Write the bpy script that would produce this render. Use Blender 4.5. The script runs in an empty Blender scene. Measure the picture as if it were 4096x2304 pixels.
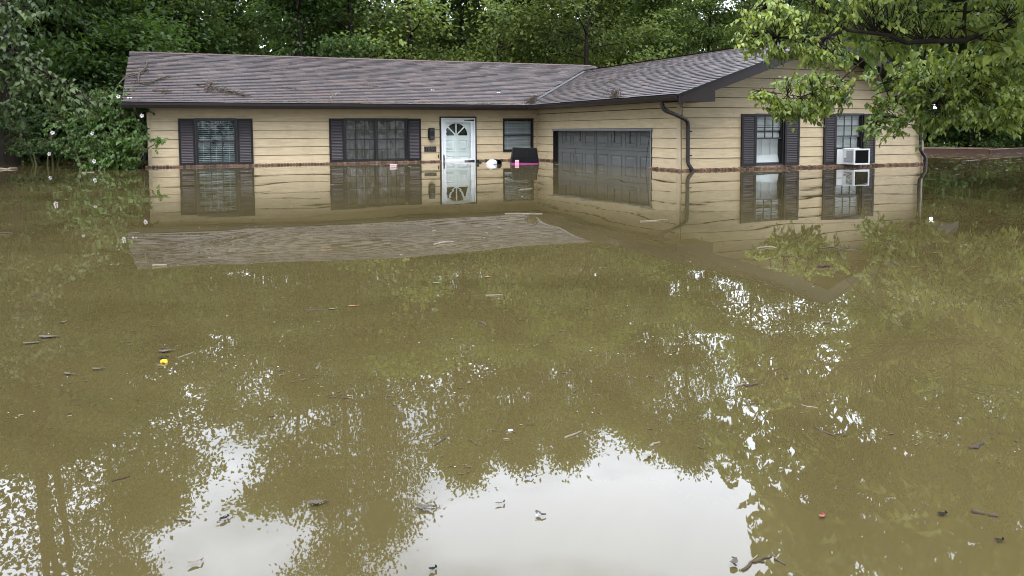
import bpy, math, random
import numpy as np
from mathutils import Vector, Matrix

S = bpy.context.scene
COL = S.collection
rad = math.radians

# ------------------------------------------------------------------ camera
FPX, CYPX, PITCH, ROLL, YAW = 3211.76, 756.37, 0.0734, 0.0047, 0.3949
CAM = np.array([0.608, -20.5486, 0.8391])
_c, _s = math.cos(YAW), math.sin(YAW)
RGT = np.array([_c, -_s, 0.0]); FWD = np.array([_s, _c, 0.0]); UPZ = np.array([0, 0, 1.0])
_cp, _sp = math.cos(PITCH), math.sin(PITCH)
VD = FWD * _cp - UPZ * _sp
VU = UPZ * _cp + FWD * _sp
_cr, _sr = math.cos(ROLL), math.sin(ROLL)
# camera axes (roll folded in)
AX = RGT * _cr + VU * _sr * -1
AY = RGT * _sr + VU * _cr
cam_d = bpy.data.cameras.new('camera')
cam = bpy.data.objects.new('camera', cam_d); COL.objects.link(cam)
M = Matrix(((AX[0], AY[0], -VD[0], CAM[0]), (AX[1], AY[1], -VD[1], CAM[1]), (AX[2], AY[2], -VD[2], CAM[2]), (0, 0, 0, 1)))
cam_d.sensor_fit = 'HORIZONTAL'; cam_d.sensor_width = 36.0
cam_d.lens = 36.0 * FPX / 4096.0
cam_d.shift_y = -(1152.0 - CYPX) / 4096.0
cam_d.clip_start = 0.05; cam_d.clip_end = 2000.0
S.camera = cam; cam.matrix_world = M

# ------------------------------------------------------------------ sky, sun, exposure
SUN_EL, SUN_ROT = rad(58), rad(215)
world = bpy.data.worlds.new('World'); S.world = world; world.use_nodes = True
wt = world.node_tree; wt.nodes.clear()
wo = wt.nodes.new('ShaderNodeOutputWorld'); bg = wt.nodes.new('ShaderNodeBackground')
sky = wt.nodes.new('ShaderNodeTexSky'); sky.sky_type = 'NISHITA'; sky.sun_disc = False
sky.sun_elevation = SUN_EL; sky.sun_rotation = SUN_ROT; sky.dust_density = 3.0
tc = wt.nodes.new('ShaderNodeTexCoord'); mp = wt.nodes.new('ShaderNodeMapping')
mp.inputs['Scale'].default_value = (1.0, 1.0, 2.2)
cn = wt.nodes.new('ShaderNodeTexNoise'); cn.inputs['Scale'].default_value = 3.4; cn.inputs['Detail'].default_value = 6; cn.inputs['Roughness'].default_value = 0.5
cr = wt.nodes.new('ShaderNodeValToRGB')
cr.color_ramp.elements[0].position = 0.38; cr.color_ramp.elements[0].color = (4.7, 5.2, 6.2, 1)
cr.color_ramp.elements[1].position = 0.60; cr.color_ramp.elements[1].color = (9.9, 10.6, 12.1, 1)
mx = wt.nodes.new('ShaderNodeMix'); mx.data_type = 'RGBA'; mx.inputs['Factor'].default_value = 0.86
wt.links.new(tc.outputs['Generated'], mp.inputs['Vector']); wt.links.new(mp.outputs['Vector'], cn.inputs['Vector'])
wt.links.new(cn.outputs['Fac'], cr.inputs['Fac'])
wt.links.new(sky.outputs['Color'], mx.inputs['A']); wt.links.new(cr.outputs['Color'], mx.inputs['B'])
wt.links.new(mx.outputs['Result'], bg.inputs['Color']); bg.inputs['Strength'].default_value = 0.1
wt.links.new(bg.outputs['Background'], wo.inputs['Surface'])
sl = bpy.data.lights.new('sun', 'SUN'); sl.energy = 0.55; sl.angle = rad(35); sl.color = (1.0, 0.96, 0.9)
so = bpy.data.objects.new('sun', sl); COL.objects.link(so)
_sd = Vector((math.cos(SUN_EL) * math.sin(SUN_ROT), math.cos(SUN_EL) * math.cos(SUN_ROT), math.sin(SUN_EL)))
so.rotation_euler = _sd.to_track_quat('Z', 'Y').to_euler(); so.location = (0, -30, 40)
S.view_settings.view_transform = 'Standard'; S.view_settings.look = 'None'
S.view_settings.gamma = 1.0; S.view_settings.use_curve_mapping = False
S.view_settings.exposure = 2.58
S.render.engine = 'CYCLES'
S.cycles.use_denoising = True
S.cycles.filter_width = 1.05
S.cycles.max_bounces = 8; S.cycles.transparent_max_bounces = 12
S.cycles.diffuse_bounces = 4; S.cycles.glossy_bounces = 4; S.cycles.transmission_bounces = 4

# ------------------------------------------------------------------ geometry helpers
def ray(px, py):
    A = (px - 2048) / FPX; B = (py - CYPX) / FPX
    return VD + AX * A - AY * B
def on_water(px, py):
    r = ray(px, py); t = -CAM[2] / r[2]; p = CAM + r * t
    return p
def at(px, d, z=0.0):
    p = CAM + (FWD + RGT * ((px - 2048) / FPX)) * d
    return np.array([p[0], p[1], z])
def at3(px, py, d):
    r = ray(px, py); return CAM + r * (d / (r @ FWD))
def mirror3(px, py, d):
    p = at3(px, py, d); p[2] = -p[2]; return p

class MB:
    def __init__(s): s.v = []; s.f = []
    def face(s, pts):
        n = len(s.v); s.v += [tuple(p) for p in pts]; s.f.append(tuple(range(n, n + len(pts))))
    def box(s, x0, x1, y0, y1, z0, z1):
        n = len(s.v)
        s.v += [(x0, y0, z0), (x1, y0, z0), (x1, y1, z0), (x0, y1, z0), (x0, y0, z1), (x1, y0, z1), (x1, y1, z1), (x0, y1, z1)]
        s.f += [(n, n+3, n+2, n+1), (n+4, n+5, n+6, n+7), (n, n+1, n+5, n+4), (n+1, n+2, n+6, n+5), (n+2, n+3, n+7, n+6), (n+3, n, n+4, n+7)]
    def cham(s, x0, x1, y0, y1, z0, z1, b):
        """box whose outer (y0) face is inset by b: a raised bevelled panel"""
        n = len(s.v)
        s.v += [(x0, y1, z0), (x1, y1, z0), (x1, y1, z1), (x0, y1, z1), (x0+b, y0, z0+b), (x1-b, y0, z0+b), (x1-b, y0, z1-b), (x0+b, y0, z1-b)]
        s.f += [(n+4, n+5, n+6, n+7), (n, n+1, n+5, n+4), (n+1, n+2, n+6, n+5), (n+2, n+3, n+7, n+6), (n+3, n, n+4, n+7)]
    def extrude(s, poly, off):
        """poly: list of 3-D points, off: vector; closed prism"""
        n = len(s.v); k = len(poly)
        s.v += [tuple(p) for p in poly] + [tuple(np.array(p) + np.array(off)) for p in poly]
        s.f.append(tuple(range(n, n + k))); s.f.append(tuple(range(n + 2*k - 1, n + k - 1, -1)))
        for i in range(k):
            j = (i + 1) % k; s.f.append((n + j, n + i, n + k + i, n + k + j))
    def tube(s, pts, rs, n=6, cap=True, sy=1.0):
        pts = [np.array(p, float) for p in pts]
        if not hasattr(rs, '__len__'): rs = [rs] * len(pts)
        base = len(s.v); prev = None
        for i, p in enumerate(pts):
            t = pts[min(i+1, len(pts)-1)] - pts[max(i-1, 0)]
            t = t / (np.linalg.norm(t) + 1e-9)
            if prev is None:
                a = np.array([0, 0, 1.0]) if abs(t[2]) < 0.9 else np.array([1.0, 0, 0])
                u = np.cross(t, a)
            else:
                u = prev - t * (prev @ t)
            u = u / (np.linalg.norm(u) + 1e-9); w = np.cross(t, u); prev = u
            for k in range(n):
                an = 2 * math.pi * k / n
                s.v.append(tuple(p + (u * math.cos(an) + w * math.sin(an) * sy) * rs[i]))
        for i in range(len(pts) - 1):
            for k in range(n):
                a = base + i*n + k; b = base + i*n + (k+1) % n
                s.f.append((a, b, b + n, a + n))
        if cap:
            s.f.append(tuple(base + k for k in range(n-1, -1, -1)))
            s.f.append(tuple(base + (len(pts)-1)*n + k for k in range(n)))
    def mesh(s, name, mat, smooth=False):
        me = bpy.data.meshes.new(name); me.from_pydata(s.v, [], s.f); me.update()
        if mat: me.materials.append(mat)
        if smooth:
            for p in me.polygons: p.use_smooth = True
        return me

def obj(name, me, parent=None, loc=(0, 0, 0), rot=(0, 0, 0), mat=None, smooth=False, scale=None):
    if isinstance(me, MB): me = me.mesh(name, mat, smooth)
    o = bpy.data.objects.new(name, me); COL.objects.link(o)
    o.location = [float(x) for x in loc]; o.rotation_euler = rot
    if scale is not None: o.scale = scale
    if parent: o.parent = parent
    return o
def tag(o, label, cat, group=None):
    o['label'] = label; o['category'] = cat
    if group: o['group'] = group
    return o
def thing(name, label, cat, loc=(0, 0, 0), rot=(0, 0, 0), group=None):
    return tag(obj(name, None, None, loc, rot), label, cat, group)
def struct(o): o['kind'] = 'structure'; return o
def stuff(o): o['kind'] = 'stuff'; return o

# ------------------------------------------------------------------ materials
def mat(name, col, rough=0.6, spec=0.4, var=0.0, vscale=6.0, bump=0.0, bscale=30.0, stretch=(1, 1, 1), rnd=0.0, dirt=0.0, dirtcol=(0.06, 0.05, 0.04), metal=0.0):
    m = bpy.data.materials.new(name); m.use_nodes = True
    t = m.node_tree; b = t.nodes['Principled BSDF']; L = t.links
    b.inputs['Roughness'].default_value = rough; b.inputs['Specular IOR Level'].default_value = spec
    b.inputs['Metallic'].default_value = metal
    b.inputs['Base Color'].default_value = (*col, 1)
    tcn = t.nodes.new('ShaderNodeTexCoord'); mpn = t.nodes.new('ShaderNodeMapping'); mpn.inputs['Scale'].default_value = stretch
    L.new(tcn.outputs['Object'], mpn.inputs['Vector'])
    fac = None
    if var or rnd:
        rgb = t.nodes.new('ShaderNodeHueSaturation'); rgb.inputs['Color'].default_value = (*col, 1)
        val = None
        if var:
            n = t.nodes.new('ShaderNodeTexNoise'); n.inputs['Scale'].default_value = vscale; n.inputs['Detail'].default_value = 5
            L.new(mpn.outputs['Vector'], n.inputs['Vector'])
            mr = t.nodes.new('ShaderNodeMapRange'); mr.inputs['From Min'].default_value = 0.3; mr.inputs['From Max'].default_value = 0.7
            mr.inputs['To Min'].default_value = 1 - var; mr.inputs['To Max'].default_value = 1 + var
            L.new(n.outputs['Fac'], mr.inputs['Value']); val = mr.outputs['Result']
        if rnd:
            oi = t.nodes.new('ShaderNodeObjectInfo'); mr2 = t.nodes.new('ShaderNodeMapRange')
            mr2.inputs['To Min'].default_value = 1 - rnd; mr2.inputs['To Max'].default_value = 1 + rnd
            L.new(oi.outputs['Random'], mr2.inputs['Value'])
            if val is None: val = mr2.outputs['Result']
            else:
                mu = t.nodes.new('ShaderNodeMath'); mu.operation = 'MULTIPLY'
                L.new(val, mu.inputs[0]); L.new(mr2.outputs['Result'], mu.inputs[1]); val = mu.outputs[0]
        L.new(val, rgb.inputs['Value'])
        out = rgb.outputs['Color']
        if dirt:
            n2 = t.nodes.new('ShaderNodeTexNoise'); n2.inputs['Scale'].default_value = 2.3; n2.inputs['Detail'].default_value = 9; n2.inputs['Roughness'].default_value = 0.7
            L.new(tcn.outputs['Object'], n2.inputs['Vector'])
            mr3 = t.nodes.new('ShaderNodeMapRange'); mr3.inputs['From Min'].default_value = 0.5; mr3.inputs['From Max'].default_value = 0.85
            mr3.inputs['To Max'].default_value = dirt
            L.new(n2.outputs['Fac'], mr3.inputs['Value'])
            mixn = t.nodes.new('ShaderNodeMix'); mixn.data_type = 'RGBA'; mixn.inputs['B'].default_value = (*dirtcol, 1)
            L.new(mr3.outputs['Result'], mixn.inputs['Factor']); L.new(out, mixn.inputs['A']); out = mixn.outputs['Result']
        L.new(out, b.inputs['Base Color'])
    if bump:
        n = t.nodes.new('ShaderNodeTexNoise'); n.inputs['Scale'].default_value = bscale; n.inputs['Detail'].default_value = 4
        L.new(mpn.outputs['Vector'], n.inputs['Vector'])
        bp = t.nodes.new('ShaderNodeBump'); bp.inputs['Strength'].default_value = 1; bp.inputs['Distance'].default_value = bump
        L.new(n.outputs['Fac'], bp.inputs['Height']); L.new(bp.outputs['Normal'], b.inputs['Normal'])
    return m

M_SIDING = mat('siding_paint', (0.455, 0.364, 0.232), 0.55, 0.3, var=0.12, vscale=2.2, bump=0.0012, bscale=14, stretch=(1.2, 1, 14), rnd=0.05, dirt=0.42, dirtcol=(0.20, 0.16, 0.10))
M_TRIMTAN = mat('tan_trim', (0.40, 0.325, 0.22), 0.55, 0.3, var=0.08, vscale=4)
M_BACK = mat('dark_wall_backing', (0.05, 0.038, 0.025), 0.8, 0.1)  # dark backing; the lap gaps bare it as painted shadow lines
M_BROWN = mat('brown_trim', (0.016, 0.011, 0.011), 0.45, 0.3, var=0.15, vscale=3, rnd=0.1)
M_SOFFIT = mat('brown_soffit', (0.010, 0.0075, 0.007), 0.7, 0.2)
M_SHUTTER = mat('shutter_paint', (0.011, 0.0085, 0.009), 0.5, 0.25, var=0.15, vscale=5)
M_LOUVER = mat('louver_paint', (0.052, 0.045, 0.049), 0.5, 0.35, rnd=0.12)
M_BRICK = mat('brick', (0.135, 0.080, 0.056), 0.85, 0.2, var=0.35, vscale=22, bump=0.002, bscale=70, rnd=0.55, dirt=0.6, dirtcol=(0.05, 0.04, 0.03))
M_MORTAR = mat('mortar', (0.13, 0.11, 0.085), 0.9, 0.1, var=0.3, vscale=20)
M_WHITE = mat('white_paint', (0.66, 0.68, 0.70), 0.4, 0.4, var=0.05, vscale=5, dirt=0.15)
M_DOORW = mat('door_paint', (0.76, 0.79, 0.78), 0.4, 0.4, var=0.04, vscale=5)
M_BLACK = mat('black_metal', (0.006, 0.006, 0.0065), 0.5, 0.3, var=0.2)
M_WINFRAME = mat('bronze_window_frame', (0.011, 0.0105, 0.011), 0.42, 0.35, var=0.1)
M_SLAT = mat('blind_slat', (0.20, 0.245, 0.235), 0.5, 0.3, rnd=0.12)
M_SLATW = mat('white_blind_slat', (0.52, 0.55, 0.53), 0.5, 0.3, rnd=0.06)
M_MINI = mat('mini_blind_slat', (0.55, 0.58, 0.59), 0.5, 0.3, rnd=0.15)
M_CURTAIN = mat('curtain_cloth', (0.155, 0.138, 0.124), 0.9, 0.1, var=0.1, vscale=2)
M_SHEER = mat('white_window_shade', (0.55, 0.56, 0.55), 0.8, 0.2, var=0.06, vscale=1.2)
M_DARK = mat('painted_dark', (0.012, 0.012, 0.012), 0.9, 0.1)  # near-black, paints the darkness of the unlit rooms
M_GARAGE = mat('garage_door_grey', (0.155, 0.158, 0.150), 0.45, 0.4, var=0.08, vscale=2, dirt=0.25)
M_GTRACK = mat('screen_track', (0.16, 0.17, 0.175), 0.5, 0.4)
M_GUTTER = mat('brown_gutter', (0.016, 0.0115, 0.011), 0.4, 0.4, var=0.12, vscale=2)
M_ACW = mat('ac_white', (0.56, 0.58, 0.60), 0.4, 0.4, var=0.05, vscale=6, dirt=0.3, dirtcol=(0.15, 0.13, 0.1))
M_WOODCAP = mat('highlit_timber_cap', (0.15, 0.10, 0.07), 0.8, 0.2, var=0.3, vscale=5)  # paler than the planks: the highlight on the bed's top, put into colour
M_WOOD = mat('weathered_timber', (0.042, 0.024, 0.017), 0.8, 0.2, var=0.3, vscale=5, stretch=(1, 8, 8), bump=0.002, bscale=20)
M_BARK = mat('bark', (0.022, 0.018, 0.014), 0.9, 0.1, var=0.4, vscale=4, bump=0.03, bscale=6, stretch=(1, 1, 0.3))
M_TWIG = mat('dead_twig', (0.055, 0.042, 0.03), 0.85, 0.2, var=0.4, vscale=9)
M_TWIGL = mat('grey_twig', (0.16, 0.13, 0.095), 0.85, 0.2, var=0.4, vscale=9)
M_STRAW = mat('pale_wood', (0.17, 0.145, 0.105), 0.7, 0.3, var=0.2, vscale=12)
M_DLEAF = mat('dead_leaf', (0.06, 0.042, 0.03), 0.6, 0.4, var=0.4, vscale=15)
M_RLEAF = mat('red_leaf', (0.22, 0.05, 0.04), 0.6, 0.4, var=0.3, vscale=15)
M_OLEAF = mat('orange_leaf', (0.26, 0.13, 0.035), 0.6, 0.4, var=0.3, vscale=15)
M_YELLOW = mat('yellow_plastic', (0.85, 0.52, 0.02), 0.35, 0.5)
M_GLEAF = mat('green_leaf', (0.12, 0.16, 0.04), 0.5, 0.4, var=0.3, vscale=15)
M_BLKPL = mat('black_plastic', (0.004, 0.004, 0.0045), 0.55, 0.12, var=0.2, vscale=4)
M_MAGENTA = mat('magenta_plastic', (0.24, 0.014, 0.15), 0.4, 0.5)
M_PINK = mat('pink_plastic', (0.75, 0.36, 0.45), 0.5, 0.4)
M_PAPER = mat('white_card', (0.44, 0.44, 0.425), 0.6, 0.3, var=0.05)
M_LAMPSLOT = mat('lamp_slot', (0.06, 0.065, 0.07), 0.4, 0.4)
M_GREYPL = mat('grey_plastic', (0.34, 0.36, 0.42), 0.5, 0.4)
M_RED = mat('red_print', (0.55, 0.04, 0.10), 0.5, 0.4)
M_NUM = mat('raised_numeral', (0.075, 0.07, 0.065), 0.4, 0.5)
M_PLAQUE = mat('plaque_bronze', (0.014, 0.0125, 0.0115), 0.55, 0.3, var=0.3, vscale=20)
M_ROCK = mat('lake_bed', (0.10, 0.085, 0.055), 0.9, 0.1, var=0.3, vscale=1)
M_PETAL = mat('white_petal', (0.50, 0.49, 0.51), 0.6, 0.3)
M_PETALC = mat('dark_flower_eye', (0.22, 0.03, 0.07), 0.6, 0.3)
M_STEM = mat('green_stem', (0.07, 0.075, 0.03), 0.8, 0.2)

def glass_mat():
    m = bpy.data.materials.new('window_glass'); m.use_nodes = True
    t = m.node_tree; t.nodes.clear(); L = t.links
    o = t.nodes.new('ShaderNodeOutputMaterial'); mxs = t.nodes.new('ShaderNodeMixShader')
    tr = t.nodes.new('ShaderNodeBsdfTransparent'); tr.inputs['Color'].default_value = (0.93, 0.96, 0.95, 1)
    gl = t.nodes.new('ShaderNodeBsdfGlossy'); gl.inputs['Roughness'].default_value = 0.015
    fr = t.nodes.new('ShaderNodeFresnel'); fr.inputs['IOR'].default_value = 1.5
    ad = t.nodes.new('ShaderNodeMath'); ad.operation = 'MULTIPLY'; ad.inputs[1].default_value = 0.5
    L.new(fr.outputs[0], ad.inputs[0]); L.new(ad.outputs[0], mxs.inputs['Fac'])
    L.new(tr.outputs[0], mxs.inputs[1]); L.new(gl.outputs[0], mxs.inputs[2]); L.new(mxs.outputs[0], o.inputs['Surface'])
    return m
M_GLASS = glass_mat()
def screen_mat():
    m = bpy.data.materials.new('mesh_screen'); m.use_nodes = True
    t = m.node_tree; t.nodes.clear(); L = t.links
    o = t.nodes.new('ShaderNodeOutputMaterial'); mxs = t.nodes.new('ShaderNodeMixShader'); mxs.inputs['Fac'].default_value = 0.20
    tr = t.nodes.new('ShaderNodeBsdfTransparent'); di = t.nodes.new('ShaderNodeBsdfDiffuse'); di.inputs['Color'].default_value = (0.035, 0.038, 0.04, 1)
    L.new(tr.outputs[0], mxs.inputs[1]); L.new(di.outputs[0], mxs.inputs[2]); L.new(mxs.outputs[0], o.inputs['Surface'])
    return m
M_SCREEN = screen_mat()
def emit_mat(name, col, st):
    m = bpy.data.materials.new(name); m.use_nodes = True
    b = m.node_tree.nodes['Principled BSDF']; b.inputs['Base Color'].default_value = (0.8, 0.8, 0.8, 1)
    b.inputs['Emission Color'].default_value = (*col, 1); b.inputs['Emission Strength'].default_value = st
    return m
M_LIT = emit_mat('lit_lens', (1.0, 0.97, 0.92), 14.0)

def leaf_mat(name, dark, light, rough=0.42, trans=0.35, spec=0.4):
    m = bpy.data.materials.new(name); m.use_nodes = True
    t = m.node_tree; t.nodes.clear(); L = t.links
    o = t.nodes.new('ShaderNodeOutputMaterial'); b = t.nodes.new('ShaderNodeBsdfPrincipled')
    at_ = t.nodes.new('ShaderNodeAttribute'); at_.attribute_name = 'tint'
    oi = t.nodes.new('ShaderNodeObjectInfo')
    r = t.nodes.new('ShaderNodeValToRGB')
    r.color_ramp.elements[0].color = (*dark, 1); r.color_ramp.elements[1].color = (*light, 1)
    L.new(at_.outputs['Fac'], r.inputs['Fac'])
    hs = t.nodes.new('ShaderNodeHueSaturation'); L.new(r.outputs['Color'], hs.inputs['Color'])
    mr = t.nodes.new('ShaderNodeMapRange'); mr.inputs['To Min'].default_value = 0.78; mr.inputs['To Max'].default_value = 1.2
    L.new(oi.outputs['Random'], mr.inputs['Value']); L.new(mr.outputs['Result'], hs.inputs['Value'])
    b.inputs['Roughness'].default_value = rough; b.inputs['Specular IOR Level'].default_value = spec
    L.new(hs.outputs['Color'], b.inputs['Base Color'])
    tl = t.nodes.new('ShaderNodeBsdfTranslucent')
    h2 = t.nodes.new('ShaderNodeHueSaturation'); h2.inputs['Hue'].default_value = 0.485; h2.inputs['Saturation'].default_value = 1.15; h2.inputs['Value'].default_value = 1.5
    L.new(hs.outputs['Color'], h2.inputs['Color']); L.new(h2.outputs['Color'], tl.inputs['Color'])
    ms = t.nodes.new('ShaderNodeMixShader'); ms.inputs['Fac'].default_value = trans
    L.new(b.outputs[0], ms.inputs[1]); L.new(tl.outputs[0], ms.inputs[2]); L.new(ms.outputs[0], o.inputs['Surface'])
    return m
ML_DEEP = leaf_mat('deep_green_leaf', (0.020, 0.042, 0.010), (0.064, 0.108, 0.026), rough=0.55, trans=0.42, spec=0.22)
ML_MID = leaf_mat('mid_green_leaf', (0.036, 0.064, 0.018), (0.122, 0.166, 0.044), rough=0.55, trans=0.42, spec=0.25)
ML_YEL = leaf_mat('yellow_green_leaf', (0.054, 0.086, 0.022), (0.190, 0.240, 0.060), rough=0.55, trans=0.42, spec=0.25)
ML_NEAR = leaf_mat('near_tree_leaf', (0.056, 0.098, 0.023), (0.255, 0.315, 0.072), rough=0.42, trans=0.36, spec=0.4)
ML_PALE = leaf_mat('pale_glossy_leaf', (0.026, 0.050, 0.014), (0.092, 0.130, 0.042), rough=0.45, trans=0.30, spec=0.28)
ML_SHRUB = leaf_mat('shrub_leaf', (0.022, 0.054, 0.011), (0.080, 0.140, 0.028), spec=0.28)

# shingles: colour from object random (single shingles) or the tint attribute (joined ones), plus weathering
def shingle_mat():
    m = bpy.data.materials.new('asphalt_shingle'); m.use_nodes = True
    t = m.node_tree; b = t.nodes['Principled BSDF']; L = t.links
    b.inputs['Roughness'].default_value = 0.50; b.inputs['Specular IOR Level'].default_value = 0.5
    a = t.nodes.new('ShaderNodeAttribute'); a.attribute_name = 'tint'
    oi = t.nodes.new('ShaderNodeObjectInfo'); sm = t.nodes.new('ShaderNodeMath'); sm.operation = 'ADD'
    L.new(a.outputs['Fac'], sm.inputs[0]); L.new(oi.outputs['Random'], sm.inputs[1])
    fr = t.nodes.new('ShaderNodeMath'); fr.operation = 'FRACT'; L.new(sm.outputs[0], fr.inputs[0])
    r = t.nodes.new('ShaderNodeValToRGB'); e = r.color_ramp.elements
    e[0].color = (0.033, 0.0245, 0.0235, 1); e[1].color = (0.068, 0.047, 0.041, 1)
    k = e.new(0.55); k.color = (0.048, 0.0355, 0.034, 1); k = e.new(0.8); k.color = (0.064, 0.0415, 0.035, 1)
    L.new(fr.outputs[0], r.inputs['Fac'])
    g = t.nodes.new('ShaderNodeNewGeometry')
    n = t.nodes.new('ShaderNodeTexNoise'); n.inputs['Scale'].default_value = 0.9; n.inputs['Detail'].default_value = 8; n.inputs['Roughness'].default_value = 0.65
    L.new(g.outputs['Position'], n.inputs['Vector'])
    n2 = t.nodes.new('ShaderNodeTexNoise'); n2.inputs['Scale'].default_value = 60; n2.inputs['Detail'].default_value = 3
    L.new(g.outputs['Position'], n2.inputs['Vector'])
    ad = t.nodes.new('ShaderNodeMath'); ad.operation = 'ADD'; L.new(n.outputs['Fac'], ad.inputs[0]); L.new(n2.outputs['Fac'], ad.inputs[1])
    mr = t.nodes.new('ShaderNodeMapRange'); mr.inputs['From Min'].default_value = 0.6; mr.inputs['From Max'].default_value = 1.4
    mr.inputs['To Min'].default_value = 0.68; mr.inputs['To Max'].default_value = 1.28; L.new(ad.outputs[0], mr.inputs['Value'])
    hs = t.nodes.new('ShaderNodeHueSaturation'); L.new(r.outputs['Color'], hs.inputs['Color']); L.new(mr.outputs['Result'], hs.inputs['Value'])
    L.new(hs.outputs['Color'], b.inputs['Base Color'])
    bp = t.nodes.new('ShaderNodeBump'); bp.inputs['Distance'].default_value = 0.0015; L.new(n2.outputs['Fac'], bp.inputs['Height']); L.new(bp.outputs['Normal'], b.inputs['Normal'])
    return m
M_SHINGLE = shingle_mat()
M_RIDGE = mat('ridge_shingle', (0.070, 0.048, 0.043), 0.75, 0.3, var=0.2, vscale=20, rnd=0.2)
M_VALLEY = mat('valley_metal', (0.045, 0.041, 0.042), 0.6, 0.4, var=0.2, vscale=6)
M_DECK = mat('dark_roof_deck', (0.012, 0.011, 0.011), 0.9, 0.1)  # near-black so gaps under the shingle edges show as painted shadow lines

# ------------------------------------------------------------------ water and ground
def water_mat():
    m = bpy.data.materials.new('muddy_floodwater'); m.use_nodes = True
    t = m.node_tree; b = t.nodes['Principled BSDF']; L = t.links
    g = t.nodes.new('ShaderNodeNewGeometry')
    nb = t.nodes.new('ShaderNodeTexNoise'); nb.inputs['Scale'].default_value = 0.5; nb.inputs['Detail'].default_value = 7; nb.inputs['Distortion'].default_value = 1.6
    L.new(g.outputs['Position'], nb.inputs['Vector'])
    r = t.nodes.new('ShaderNodeValToRGB'); r.color_ramp.elements[0].position = 0.3; r.color_ramp.elements[1].position = 0.7
    r.color_ramp.elements[0].color = (0.050, 0.0392, 0.0150, 1); r.color_ramp.elements[1].color = (0.077, 0.0608, 0.0248, 1)
    L.new(nb.outputs['Fac'], r.inputs['Fac']); L.new(r.outputs['Color'], b.inputs['Base Color'])
    b.inputs['Roughness'].default_value = 0.01; b.inputs['IOR'].default_value = 1.45
    def noise(scale, detail, st, w=0.0):
        mp_ = t.nodes.new('ShaderNodeMapping'); mp_.inputs['Scale'].default_value = st; mp_.inputs['Rotation'].default_value = (0, 0, w)
        L.new(g.outputs['Position'], mp_.inputs['Vector'])
        n = t.nodes.new('ShaderNodeTexNoise'); n.inputs['Scale'].default_value = scale; n.inputs['Detail'].default_value = detail
        L.new(mp_.outputs['Vector'], n.inputs['Vector']); return n.outputs['Fac']
    def mul(a, k):
        q = t.nodes.new('ShaderNodeMath'); q.operation = 'MULTIPLY'; L.new(a, q.inputs[0])
        if isinstance(k, float): q.inputs[1].default_value = k
        else: L.new(k, q.inputs[1])
        return q.outputs[0]
    def add(a, c):
        q = t.nodes.new('ShaderNodeMath'); q.operation = 'ADD'; L.new(a, q.inputs[0]); L.new(c, q.inputs[1]); return q.outputs[0]
    mask = t.nodes.new('ShaderNodeMapRange'); mask.inputs['From Min'].default_value = 0.45; mask.inputs['From Max'].default_value = 0.68
    mask.inputs['To Min'].default_value = 0.15; mask.inputs['To Max'].default_value = 1.0
    L.new(noise(0.22, 2, (1, 1, 1)), mask.inputs['Value'])
    h = mul(noise(0.45, 1, (1, 1, 1)), 0.0085)
    h = add(h, mul(mul(noise(2.2, 2, (0.7, 1.2, 1), 0.3), 0.0010), mask.outputs['Result']))
    h = add(h, mul(mul(noise(9.0, 2, (0.5, 1.3, 1), 0.35), 0.00008), mask.outputs['Result']))
    bp = t.nodes.new('ShaderNodeBump'); bp.inputs['Strength'].default_value = 1.0; bp.inputs['Distance'].default_value = 1.0
    L.new(h, bp.inputs['Height']); L.new(bp.outputs['Normal'], b.inputs['Normal'])
    return m
M_WATER = water_mat()
mb = MB(); mb.face([(-250, -150, 0), (300, -150, 0), (300, 350, 0), (-250, 350, 0)])
struct(obj('floodwater', mb, mat=M_WATER))
mb = MB(); mb.face([(-800, -800, -1.3), (900, -800, -1.3), (900, 1000, -1.3), (-800, 1000, -1.3)])
struct(obj('ground', mb, mat=M_ROCK))

# ------------------------------------------------------------------ the house
L1, G, L2 = 9.934, 6.997, 16.561
GO, OL, ZG, OG, YR, SL = 0.548, 0.493, 1.489, 0.627, 4.033, 0.336
ZR = ZG + SL * (YR + GO)
XP = (L1 + L2) / 2; ZP = ZG + SL * (XP - (L1 - GO))
YB = 2 * YR                                     # rear wall
YV = YR - (ZR - ZP) / SL                        # where the garage ridge dies into the main slope
ZB = -1.2
PITCHA = math.atan(SL)
house = thing('house', 'tan lap-sided ranch house with brown shutters standing sill-deep in brown floodwater', 'house', (0, 0, 0))
rng = random.Random(5)

FRAMES = {'front': ((0, 0, 0), 0.0), 'garage': ((L1, 0, 0), rad(-90)), 'gable': ((0, -G, 0), 0.0), 'right': ((L2, -G, 0), rad(90)), 'left': ((0, YB, 0), rad(-90))}
def hobj(frame, name, me, mat_=None, parent=None, smooth=False, loc=(0, 0, 0), rot=(0, 0, 0)):
    if parent is None:
        o, rz = FRAMES[frame]; return obj(name, me, house, o, (0, 0, rz), mat_, smooth)
    return obj(name, me, parent, loc, rot, mat_, smooth)

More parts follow.
